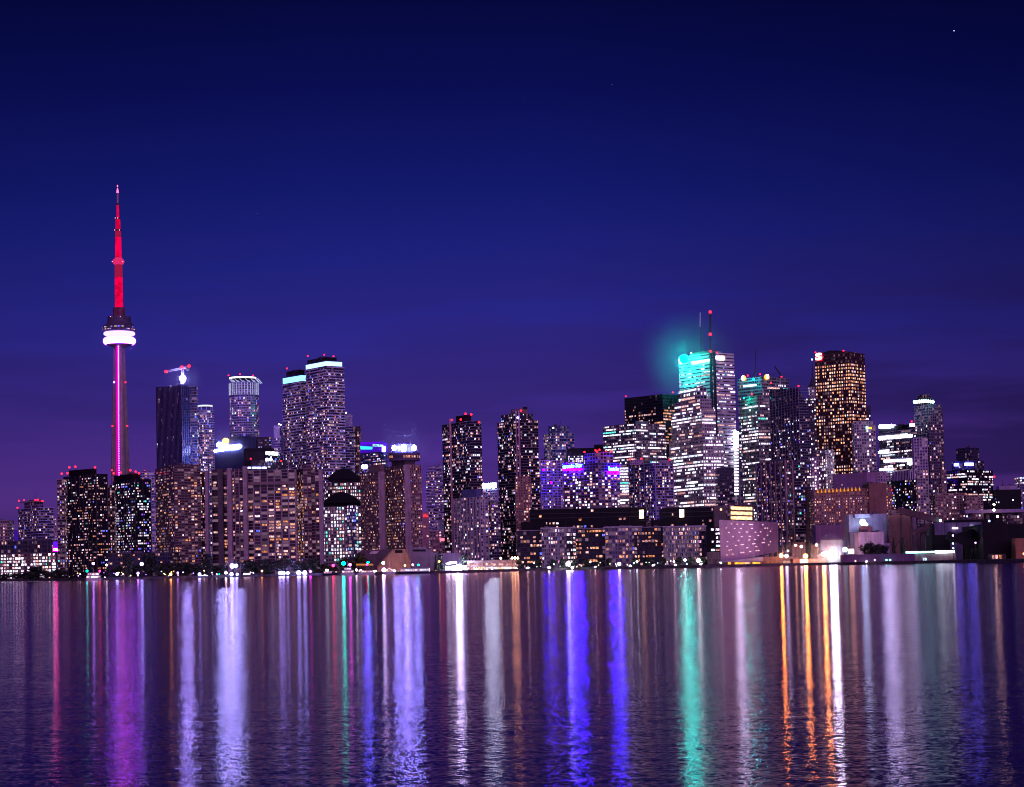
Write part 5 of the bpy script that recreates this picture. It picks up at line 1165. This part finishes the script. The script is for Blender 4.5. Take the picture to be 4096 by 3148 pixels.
ad = NN.new('ShaderNodeVectorMath'); ad.operation = 'ADD'; LL.new(sc_.outputs[0], ad.inputs[0]); LL.new(bv.outputs[0], ad.inputs[1])
LL.new(ad.outputs[0], bg.inputs[0]); bg.inputs[1].default_value = 1; LL.new(bg.outputs[0], o.inputs[0])
sl = bpy.data.lights.new('city_glow', 'SUN'); sl.energy = SUNE; sl.angle = R(70); sl.color = (.80, .36, 1)
so = bpy.data.objects.new('city_glow', sl); C.objects.link(so); so.rotation_euler = (R(70), 0, R(16))

# stars: far specks
for x, y, r, lab in ((3816, 123, 14, 'brightest star high in the dark corner of the sky'), (2095, 390, 6, 'small star high over the middle of the skyline'), (2448, 338, 6, 'faint star a little higher than its middle neighbour'),
                     (1028, 855, 5, 'faint star above the round crowned condo'), (180, 1367, 5, 'faint star low beside the needle tower pod'), (3597, 851, 5, 'faint star over the red granite tower'), (2282, 543, 4, 'tiny faint star between two others mid sky')):
    m = MB(); q = P(x, y, 58000); m.ball(q, r, glow('star_light%d' % r, (.75, .72, 1), 3.0 if r > 10 else .9), 6, 4)
    tag(m.build('star', loc=q), lab, 'star')

# ================================================================ trees
leafm = [plain('dark_leaves', (.05, .06, .05), .6, noise=.5, scale=.6), plain('brown_green_leaves', (.06, .055, .03), .6, noise=.5, scale=.6)]
bark = plain('bark', (.06, .045, .04), .9)
def crown_mesh(kind, seed, mat):
    rg = random.Random(seed); m = MB()
    cl = []
    if kind == 'round':
        for i in range(17):
            a, r, z = rg.random() * 6.283, .66 * rg.random() ** .5, rg.uniform(-.8, .72)
            r *= (1 - .45 * abs(z)); cl.append((r * math.cos(a), r * math.sin(a), z, rg.uniform(.26, .42)))
    else:
        for i in range(24):
            z = -1 + 2 * i / 24; r = .62 * (1 - (z + 1) / 2) ** .8; a = rg.random() * 6.283
            cl.append((r * .55 * math.cos(a), r * .55 * math.sin(a), z, .10 + r * .55))
    for cx, cy, cz, cr_ in cl:
        for _ in range(120):
            u = Vector((rg.gauss(0, 1), rg.gauss(0, 1), rg.gauss(0, 1))).normalized() * cr_ * rg.uniform(.45, 1.06)
            p = Vector((cx, cy, cz)) + u; s_ = rg.uniform(.05, .11)
            n = (u.normalized() + Vector((rg.uniform(-.6, .6), rg.uniform(-.6, .6), rg.uniform(-.6, .6)))).normalized()
            a1 = n.orthogonal().normalized(); a2 = n.cross(a1)
            m.face([p + a1 * s_, p + a2 * s_ * .8, p - a1 * s_, p - a2 * s_ * .8], mat)
    me = bpy.data.meshes.new('crown'); me.from_pydata(m.v, [], m.f)
    for q in m.mats: me.materials.append(q)
    return me
CR = {('round', i, k): crown_mesh('round', 5 + i, leafm[k]) for i in range(3) for k in range(2)}
CR.update({('cone', i, 0): crown_mesh('cone', 50 + i, leafm[0]) for i in range(2)})
TM = MB(); TM.bar((0, 0, 0), (0, 0, .55), .045, bark, 6, .03)
for a in (0, 2.1, 4.2): TM.bar((0, 0, .5), (.22 * math.cos(a), .22 * math.sin(a), .9), .028, bark, 5, .01)
tme = bpy.data.meshes.new('trunk'); tme.from_pydata(TM.v, [], TM.f); tme.materials.append(bark)
def tree(px, pw, pt, D, label, kind='round', var=0, k=0, group=None, cat='tree'):
    c = P(px, pt, D); w = pw * D / F / 2; H_ = c.z - GZ
    e = root('conifer_tree' if kind == 'cone' else 'leafy_tree', (c.x, D, GZ), label, cat, group)
    o = bpy.data.objects.new('trunk', tme); C.objects.link(o); o.parent = e; o.scale = (H_, H_, H_)
    o = bpy.data.objects.new('crown', CR[(kind, var, k)]); C.objects.link(o); o.parent = e
    hh = H_ * (.48 if kind == 'round' else .49); o.location = (0, 0, H_ - hh); o.scale = (w * 1.28, w * 1.28, hh * 1.04); o.rotation_euler = (0, 0, (px * 1.7) % 6.28)
T = [(18, 50, 2296, 'small dark tree at the very start of the promenade'), (66, 60, 2292, 'dark tree before the first lit bays of the low office'), (108, 52, 2284, 'dark tree shouldering the large round crown by the low office'),
 (143, 84, 2266, 'largest round tree in front of the brightly lit low office'), (196, 56, 2288, 'low tree between the round crown and the red sign'), (240, 74, 2276, 'round tree below the red lettered sign'), (300, 44, 2296, 'small tree at the foot of the toothed black tower'),
 (510, 44, 2210, 'tree rising over the pavilion roof near the needle tower'), (470, 60, 2262, 'broad tree behind the promenade lamps under the bluish tower'), (545, 64, 2258, 'dark tree beneath the roof of the harbour pavilion'),
 (596, 62, 2206, 'tall dark crown beside the slab-lined condo foot'), (640, 58, 2250, 'tree in front of the pavilion end'), (682, 74, 2252, 'wide crown next to the orange promenade lamp'), (742, 90, 2248, 'broad dark tree covering the brown tower base'),
 (790, 58, 2254, 'tree just past the brown tower base'), (832, 46, 2214, 'tall narrow crown between the brown tower and the hotel'), (880, 52, 2258, 'small round tree beside the white twin lamps'),
 (1000, 88, 2238, 'big dark tree at the hotel pier nearest the twin lamps'), (1066, 80, 2236, 'big dark tree above the small orange path lamp'), (1132, 76, 2230, 'tall dark tree behind the five blue-white lamps'), (1196, 66, 2244, 'middle sized tree behind the last blue-white lamps'),
 (1250, 62, 2230, 'dark tree below the far corner of the slab hotel')]
for i, (x, w, y, l) in enumerate(T): tree(x, w, y, 1490 + (i * 7) % 24, l, var=i % 3, group='dark trees along the promenade')
for i, (x, w, y, l) in enumerate([(1292, 54, 2256, 'amber lit tree by the red navigation lamp'), (1330, 46, 2262, 'amber lit tree below the vaulted office corner'), (1385, 70, 2228, 'dark brownish tree behind the teal lamp'), (1436, 64, 2214, 'tall brownish tree touching the terminal roof')]):
    tree(x, w, y, 1500 + i * 5, l, var=i % 3, k=1, group='brownish trees by the marina')
tree(1743, 24, 2220, 1470, 'smaller dark conifer of the pair by the terminal', 'cone', 0); tree(1759, 44, 2205, 1474, 'larger dark conifer of the pair by the terminal', 'cone', 1)
tree(1856, 34, 2214, 1484, 'slim tree between the lit stand and the pavilion', 'round', 1)
for i, (x, w, l) in enumerate([(2076, 30, 'near the black balcony block corner'), (2152, 32, 'beside the tall thin lamp post'), (2212, 30, 'before the first glass front'), (2250, 34, 'next to the glowing white kiosk'), (2300, 28, 'at the gap after the first glass front'), (2344, 40, 'before the dark balcony bay of the middle block'), (2400, 36, 'under the lit corner bay of the middle block'),
      (2436, 28, 'at the start of the middle glass front'), (2540, 34, 'by the arched white lamp'), (2592, 38, 'between the middle and last glass fronts'), (2652, 26, 'at the last glass front corner'), (2716, 34, 'standing before the last glass front'), (2762, 32, 'with warm lights at its foot'), (2812, 28, 'by the louvred brown base')]):
    tree(x, w, 2236 - (x - 2076) * .016, 1474, 'small promenade tree ' + l, var=i % 3, group='small trees before the waterfront apartments')
tree(3472, 74, 2171, 1330, 'big round dark tree in front of the white store', var=0); tree(3520, 70, 2173, 1333, 'second round crown merging with the big dark tree', var=1)
tree(3574, 26, 2156, 1340, 'slim dark conifer against the brown silo block', 'cone', 0); tree(3610, 36, 2152, 1336, 'broader dark conifer against the brown silo block', 'cone', 1)

# ================================================================ lamps along the shore
def lamp(px, py, rp, col, st, label, D=1468, group=None, cat='street lamp', sz=1., name='street_lamp'):
    st = st * (1.7 if rp > 3 else 1.1)
    q = P(px, py, D); e = root(name, (q.x, q.y, GZ), label, cat, group); r = rp * D / F
    m = MB(); m.ball(q, r, glow('lamp_%02x%02x%02x' % tuple(int(c * 255) for c in col), col, st), 10, 7, sz); m.build('lamp_globe', e, loc=q)
    m = MB()
    if q.z - r * sz > GZ + .3: m.bar((q.x, q.y, GZ), (q.x, q.y, q.z - r * sz * .9), .12, DARKM, 5); m.box((q.x, q.y, GZ), .5, .5, .4, DARKM)
    else: m.box((q.x, q.y, GZ - .05), .8, .8, .35, DARKM)
    m.build('lamp_post', e)
BL = (.32, .34, 1); WH = (1, .86, .9); OR = (1, .40, .10); MG = (.9, .05, .9); GR = (.0, .9, .65); RD = (1, .01, .10); VI = (.45, .2, 1)
for a_ in [(373, 2254, 5, VI, 22, 'violet-white lamp above the ferry landing'), (348, 2284, 4, GR, 14, 'green lamp at the ferry bow'), (399, 2284, 4, RD, 12, 'red lamp at the ferry stern'), (426, 2260, 4, WH, 9, 'white lamp behind the ferry landing trees'),
  (567, 2256, 7, BL, 16, 'blue-white lamp above the harbour pavilion trees'), (468, 2296, 6, BL, 14, 'blue-white promenade lamp under the bluish tower'), (552, 2293, 5, VI, 12, 'violet promenade lamp with a dimmer twin below'), (552, 2302, 3, VI, 8, 'dimmer twin lamp near the waterline'),
  (683, 2297, 5, OR, 16, 'orange promenade lamp among the dark trees'), (711, 2291, 3.5, VI, 12, 'small violet lamp right after the orange lamp'), (798, 2297, 6, BL, 16, 'blue lamp by the long white railing light'), (904, 2291, 5, WH, 16, 'tall white lamp beside the statue terrace'),
  (926, 2297, 6.5, BL, 26, 'blue-white lamp under the twin flood lamps'), (949, 2297, 5, BL, 14, 'smaller blue lamp next to the twin flood lamps'), (929, 2264, 9, BL, 26, 'larger of the twin flood lamps on the hotel terrace'), (944, 2263, 6.5, BL, 22, 'smaller of the twin flood lamps on the hotel terrace'),
  (1048, 2284, 3.5, OR, 12, 'small orange path lamp under the big trees'), (1121, 2292, 7, BL, 24, 'first of the five blue-white quay lamps'), (1134, 2292, 6.5, BL, 24, 'second of the five blue-white quay lamps'), (1151, 2292, 5.5, BL, 20, 'third and smallest of the five blue-white quay lamps'),
  (1195, 2291, 8, BL, 28, 'fourth and largest of the five blue-white quay lamps'), (1219, 2291, 8, BL, 28, 'fifth blue-white quay lamp beside the magenta lamp'), (1242, 2286, 5, MG, 14, 'magenta lamp after the five blue-white ones'), (1308, 2283, 6, WH, 12, 'white-pink lamp under the red navigation lamp'),
  (1333, 2262, 5.5, RD, 16, 'red navigation lamp on a pole by the marina'), (1374, 2253, 7, GR, 34, 'big teal-green navigation lamp on a pole'), (1400, 2259, 5.5, MG, 24, 'purple navigation lamp beside the teal-green one'), (1472, 2249, 4.5, GR, 16, 'green signal lamp over the orange canopy'),
  (1468, 2258, 4, RD, 16, 'red signal lamp on the orange canopy'), (1533, 2252, 5.5, (.25, .75, 1), 26, 'cyan-white lamp on a tall post before the terminal'), (1536, 2280, 8, (1, .5, .8), 26, 'large pink-white lamp at the marina office'), (1443, 2284, 6, VI, 20, 'violet lamp at the white boat stern'),
  (1426, 2280, 4.5, WH, 14, 'white lamp between the white boat and the violet lamp'), (1471, 2288, 5.5, (.7, .5, 1), 20, 'lilac lamp beneath the orange canopy'), (1500, 2286, 5, WH, 16, 'warm white lamp at the kiosk row'), (1578, 2284, 4, WH, 14, 'white lamp at the tour boat bow'),
  (1651, 2259, 3.5, (1, .5, .7), 10, 'pink lamp by the terminal wing'), (1673, 2260, 3.5, GR, 12, 'green lamp by the terminal wing'), (1757, 2246, 3.5, (1, .5, .1), 9, 'yellow lamp glowing inside the larger conifer'),
  (1846, 2276, 5, BL, 26, 'blue-white lamp hugging the dazzling stand'), (2049, 2232, 4.5, (1, .5, .22), 22, 'first of three big orange-white lamps'), (2060, 2232, 5, (1, .5, .22), 24, 'middle of three big orange-white lamps'), (2071, 2232, 4.5, (1, .5, .22), 22, 'last of three big orange-white lamps'),
  (2003, 2233, 4, (1, .6, .4), 12, 'orange lamp over the pavilion roof end'), (2111, 2273, 4.5, WH, 18, 'low white lamp at the quay edge under the black balconies'), (2136, 2252, 3, BL, 14, 'blue lamp on a tall thin post'), (2196, 2271, 5, (.85, .9, 1), 18, 'low white lamp at the first glass front'),
  (2273, 2255, 9, (.8, .95, 1), 16, 'glowing white kiosk lamp cluster on the promenade'), (2289, 2270, 4.5, WH, 18, 'low lamp beside the glowing kiosk'), (2381, 2269, 4, WH, 20, 'low lamp before the middle dark bay'), (2477, 2255, 6, (.75, .9, 1), 16, 'cold white lamp pair under the middle glass front'), (2521, 2265, 5, (.8, .95, 1), 14, 'low cold lamp near the arched light'),
  (2548, 2246, 4, (.6, .9, 1), 14, 'arched white lamp top by the small tree'), (2613, 2264, 5, WH, 18, 'low lamp between the last two glass fronts'), (2701, 2262, 4.5, WH, 18, 'low lamp before the last glass front'), (2696, 2247, 3.5, WH, 14, 'raised lamp before the last glass front'), (2740, 2240, 4.5, (.75, .9, 1), 15, 'cold lamp on a post by the last glass front'),
  (2794, 2242, 7.5, (1, .82, .75), 20, 'big warm white lamp by the louvred base'), (2803, 2259, 4.5, WH, 18, 'low white lamp below the big warm one'), (2884, 2250, 4, (.8, 1, 1), 20, 'white lamp at the corner of the pink wall')]:
    lamp(*a_, D=1466 if a_[0] > 1300 or a_[1] > 2275 else 1484)
for a_ in [(3125, 2222, 6.5, (1, .31, .04), 170, 'western orange flood lamp on the quay', 1385), (3146, 2224, 6.5, (.65, .62, 1), 22, 'lilac-white lamp right beside the western orange flood', 1386), (3222, 2224, 7, (1, .31, .04), 180, 'middle orange flood lamp above the roller door', 1384),
  (3205, 2186, 4.5, WH, 18, 'white lamp cluster on a thin mast', 1440), (3182, 2181, 4, (1, .6, .3), 14, 'small orange lamp near the chimney base', 1450), (3152, 2203, 3, (1, .8, .7), 9, 'tiny warm lamp over the quay shed', 1440), (3266, 2180, 4.5, (1, .7, .5), 14, 'warm lamp on the warehouse balcony', 1480),
  (3295, 2217, 8, (1, .32, .05), 170, 'eastern orange flood lamp merging with the dazzling white one', 1380), (3333, 2218, 16, (.74, .80, 1), 85, 'dazzling white floodlight, the brightest lamp on the shore', 1382), (3466, 2246, 3, (.9, .9, 1), 26, 'low white lamp on the violet quay wall', 1296), (3422, 2244, 2.5, (1, .4, .35), 8, 'small pinkish lamp on the violet quay wall', 1296),
  (3499, 2240, 3, (.7, .4, .7), 5, 'dim lilac lamp on the violet quay wall', 1296), (3546, 2240, 3, (.2, .9, .8), 12, 'first of two close teal lamps on the quay wall', 1296), (3561, 2240, 3, (.2, .9, .8), 12, 'second of two close teal lamps on the quay wall', 1296), (3812, 2142, 3, (.8, .75, 1), 9, 'lamp under the long black conveyor', 1320), (3812, 2174, 3, (.5, .9, 1), 9, 'lamp below the crossing of the conveyors', 1320), (3813, 2193, 3, (.5, .9, 1), 9, 'lowest lamp beside the teal strip light', 1320),
  (3902, 2171, 3, (.7, .4, 1), 9, 'violet lamp under the descending conveyor', 1318), (3957, 2084, 4, (.2, .4, .8), 7, 'blue lamp on the shed roof corner', 1390), (3762, 2082, 5, (.3, .85, .8), 10, 'teal lit lamp at the conveyor junction', 1405), (3605, 2052, 2.5, (.8, .7, 1), 8, 'tiny lamp on the silo block', 1425), (3976, 2040, 5, (1, .72, .5), 16, 'warm lamp at the elevated road end', 1630), (3990, 2066, 4, (1, .72, .6), 12, 'warm lamp under the elevated road', 1600), (3976, 2018, 4.5, (1, .72, .5), 14, 'upper warm lamp over the elevated road', 1660), (4052, 2000, 3, (.4, .8, 1), 12, 'cold lamp on the dark rail building', 1700), (3868, 2066, 3, (.4, .4, 1), 9, 'blue lamp on the podium roof', 1600), (3990, 2228, 2.5, (1, .55, .1), 30, 'bright bulb inside the orange hut', 1275)]:
    lamp(*a_[:6], D=a_[6], name='flood_lamp' if a_[4] > 60 else 'street_lamp', cat='floodlight' if a_[4] > 60 else 'street lamp')
# the many small promenade lights
random.seed(5)
cols = [WH, WH, WH, BL, (1, .6, .35), OR, VI, (1, .5, .6), GR, (.8, .9, 1)]
def small(x0, x1, n, dy0, dy1, grp, lab, pal=cols, s=(1.4, 2.6)):
    for i in range(n):
        x = random.uniform(x0, x1); k = sum(1 for a in SH if a[0] <= x) - 1; (xa, ya), (xb, yb) = SH[k], SH[k + 1]; y = ya + (yb - ya) * (x - xa) / (xb - xa)
        D = on_level(x, y, 0).y + random.uniform(3, 12)
        lamp(x, y - random.uniform(dy0, dy1), random.uniform(*s), random.choice(pal), random.choice([2, 4, 7, 12]), lab, D=D, group=grp)
small(0, 330, 16, 11, 30, 'small lights before the low office', 'tiny promenade light among the trees before the low office')
small(330, 860, 28, 10, 30, 'small lights under the dark towers', 'tiny promenade light on the quay under the dark towers')
small(860, 1330, 14, 9, 20, 'small lights before the slab hotel', 'tiny quay light before the slab hotel')
small(1330, 1760, 28, 9, 20, 'small marina lights', 'tiny light on the marina quay by the terminal', [WH, OR, (1, .6, .35), (1, .5, .7), VI, WH, (1, .5, .2)])
small(1870, 2080, 18, 10, 16, 'small pavilion lights', 'tiny warm light at the foot of the pavilion', [WH, OR, (1, .6, .35)])
small(2080, 2880, 34, 9, 30, 'small lights before the waterfront apartments', 'tiny light on the promenade before the waterfront apartments', [WH, (.8, .95, 1), BL, (.6, .9, 1), (1, .7, .5)])
# railing lights
for x0, x1, l in ((800, 830, 'bright white railing light beside the blue lamp'), (975, 1000, 'white railing light near the big hotel tree')):
    y = 2303 if x0 < 900 else 2296; a_ = P(x0, y, 1476); b_ = P(x1, y, 1476); m = MB(); m.bar(a_, b_, .5, glow('rail_white', (1, .85, .9), 7), 6); e = root('railing_light', (a_.x, a_.y, GZ), l, 'railing'); m.build('light_tube', e)
    for t_ in (.1, .9): m = MB(); q = a_.lerp(b_, t_); m.bar((q.x, q.y, GZ), q, .15, DARKM); m.build('post', e)

# ================================================================ boats
def boat(x0, x1, wl, D, decks, hullm, label, name='ferry', lit='candle', rails=True, mast=0):
    A = P(x0, wl, D); B = P(x1, wl, D); L_ = B.x - A.x; W2 = max(2.2, L_ * .12); k = D / F
    e = root(name, ((A.x + B.x) / 2, D, 0), label, 'boat'); cx = (A.x + B.x) / 2
    m = MB(); H_ = 1.6; n = 12; lo, hi = [], []
    for i in range(n + 1):
        t = -1 + 2 * i / n; w = W2 * (1 - abs(t) ** 3.2) + .15; lo.append((cx + t * L_ / 2 * .94, w * .75)); hi.append((cx + t * L_ / 2, w))
    ring = lambda s_, z: [(x, D - w, z) for x, w in s_] + [(x, D + w, z) for x, w in reversed(s_)]
    a_, b_ = ring(lo, -.5), ring(hi, H_)
    for i in range(len(a_)): j = (i + 1) % len(a_); m.face([a_[i], a_[j], b_[j], b_[i]], hullm)
    m.face(b_, hullm); m.build('hull', e)
    z = H_
    for d_, (f0, f1, h) in enumerate(decks):
        xa, xb = A.x + L_ * f0, A.x + L_ * f1; w = W2 * (.8 - .1 * d_); m = MB(); m.box(((xa + xb) / 2, D, z), xb - xa, 2 * w, h, BOATW); m.build('cabin', e)
        nw = max(3, int((xb - xa) / 1.7))
        for i in range(nw):
            xx = xa + (xb - xa) * (i + .5) / nw; m = MB(); m.box((xx, D - w - .06, z + h * .3), (xb - xa) / nw * .7, .08, h * .45, wmat(lit if rnd() < .75 else 'amber')); m.build('window', e)
        m = MB(); m.box(((xa + xb) / 2, D, z + h), xb - xa + 1.0, 2 * w + .6, .15, BOATW); m.build('deck_roof', e); z += h + .15
    if mast:
        m = MB(); m.bar((cx, D, z), (cx, D, z + mast), .12, BOATW, 5); m.bar((cx - 1, D, z + mast * .6), (cx + 1, D, z + mast * .6), .07, BOATW, 4); m.build('mast', e)
    return e
BOATW = plain('boat_white_paint', (.75, .72, .76), .35, noise=.08)
boat(342, 406, 2322, 1430, [(.08, .95, 2.2), (.15, .85, 2.0)], BOATW, 'brightly lit double-decked ferry moored below the toothed black tower', 'ferry', 'flood', mast=3)
boat(1362, 1418, 2299, 1385, [(.12, .92, 2.1), (.3, .75, 1.8)], BOATW, 'white motor cruiser under the teal-green navigation lamp', 'motor_cruiser', 'white', mast=5)
boat(1536, 1582, 2295, 1380, [(.2, .8, 1.8), (.35, .6, 1.5)], BOATW, 'small cream workboat beside the large pink-white lamp', 'workboat', 'candle', mast=4)
boat(1590, 1722, 2293, 1378, [(.08, .97, 2.4)], plain('boat_dark_hull', (.03, .03, .08), .4), 'long dark-hulled tour boat with a blue glass cabin before the terminal', 'tour_boat', 'cool', mast=2)
boat(1290, 1352, 2302, 1395, [(.1, .6, 1.7)], plain('boat_dark_hull', (.03, .03, .08), .4), 'low dark barge beneath the red navigation lamp', 'barge', 'amber')
boat(1428, 1500, 2297, 1388, [(.15, .85, 1.6)], BOATW, 'flat white excursion boat in front of the kiosk row', 'excursion_boat', 'candle')

# ================================================================ lamp-lit mist volumes added to imitate the glow round the strongest lamps
def halo(px, py, D, r, dens, label, sx=1., sz=1.):
    q = P(px, py, D); hm = bpy.data.materials.new('lamp_halo'); t, NN, LL = nt(hm); o = NN.new('ShaderNodeOutputMaterial'); pv = NN.new('ShaderNodeVolumePrincipled')
    pv.inputs['Color'].default_value = (.30, .70, 1, 1) if 'teal' in label else (.95, .95, 1, 1); pv.inputs['Anisotropy'].default_value = 0
    tc = NN.new('ShaderNodeTexCoord'); gr = NN.new('ShaderNodeVectorMath'); gr.operation = 'LENGTH'; LL.new(tc.outputs['Object'], gr.inputs[0])
    mr = NN.new('ShaderNodeMapRange'); mr.interpolation_type = 'SMOOTHSTEP'; mr.inputs[1].default_value = 1; mr.inputs[2].default_value = .1; mr.inputs[3].default_value = 0; mr.inputs[4].default_value = dens
    LL.new(gr.outputs['Value'], mr.inputs[0]); ns = NN.new('ShaderNodeTexNoise'); ns.inputs['Scale'].default_value = 2.2; ns.inputs['Detail'].default_value = 3; LL.new(tc.outputs['Object'], ns.inputs['Vector'])
    LL.new(math_(NN, LL, 'MULTIPLY', mr.outputs[0], math_(NN, LL, 'MULTIPLY_ADD', ns.outputs['Fac'], 1.0, .5)), pv.inputs['Density']); LL.new(pv.outputs[0], o.inputs['Volume'])
    m = MB(); m.ball((0, 0, 0), 1, hm, 20, 12); e = m.build('halo'); e.location = q; e.scale = (r * sx, r, r * sz)
    tag(e, label, 'halo', kind='stuff')
if HALOS:
    for a_ in [(2768, 1437, 2392, 75, .0026, 'teal lit mist round the banded tower top'), (731, 1514, 2363, 32, .0014, 'mist round the crane lamp'), (480, 1355, 2590, 46, .0004, 'mist round the needle tower pod'), (1615, 1792, 1655, 36, .0011, 'mist round the round signs'),
               (2287, 1864, 1835, 26, .004, 'mist round the larger name sign'), (2452, 1876, 1875, 20, .004, 'mist round the smaller name sign'), (3333, 2214, 1380, 17, .013, 'mist round the dazzling quay floodlight'), (3125, 2218, 1384, 14, .006, 'mist round the western orange flood'), (3222, 2218, 1383, 15, .006, 'mist round the middle orange flood'),
               (1170, 2284, 1466, 20, .004, 'mist round the blue-white quay lamps'), (935, 2270, 1480, 16, .005, 'mist round the twin flood lamps'), (1836, 2268, 1472, 13, .004, 'mist round the dazzling stand'), (912, 1785, 2280, 30, .004, 'mist round the huge white logo'), (3451, 2090, 1424, 12, .004, 'mist in the floodlit loading bay')]:
        halo(*a_)
sc = bpy.context.scene
sc.render.engine = 'CYCLES'; sc.cycles.use_denoising = True; sc.cycles.max_bounces = 4; sc.cycles.diffuse_bounces = 2; sc.cycles.glossy_bounces = 2
sc.cycles.sample_clamp_indirect = 0; sc.cycles.filter_width = 1.05
sc.view_settings.view_transform = 'Standard'; sc.view_settings.look = 'None'; sc.view_settings.exposure = 0; sc.view_settings.gamma = 1
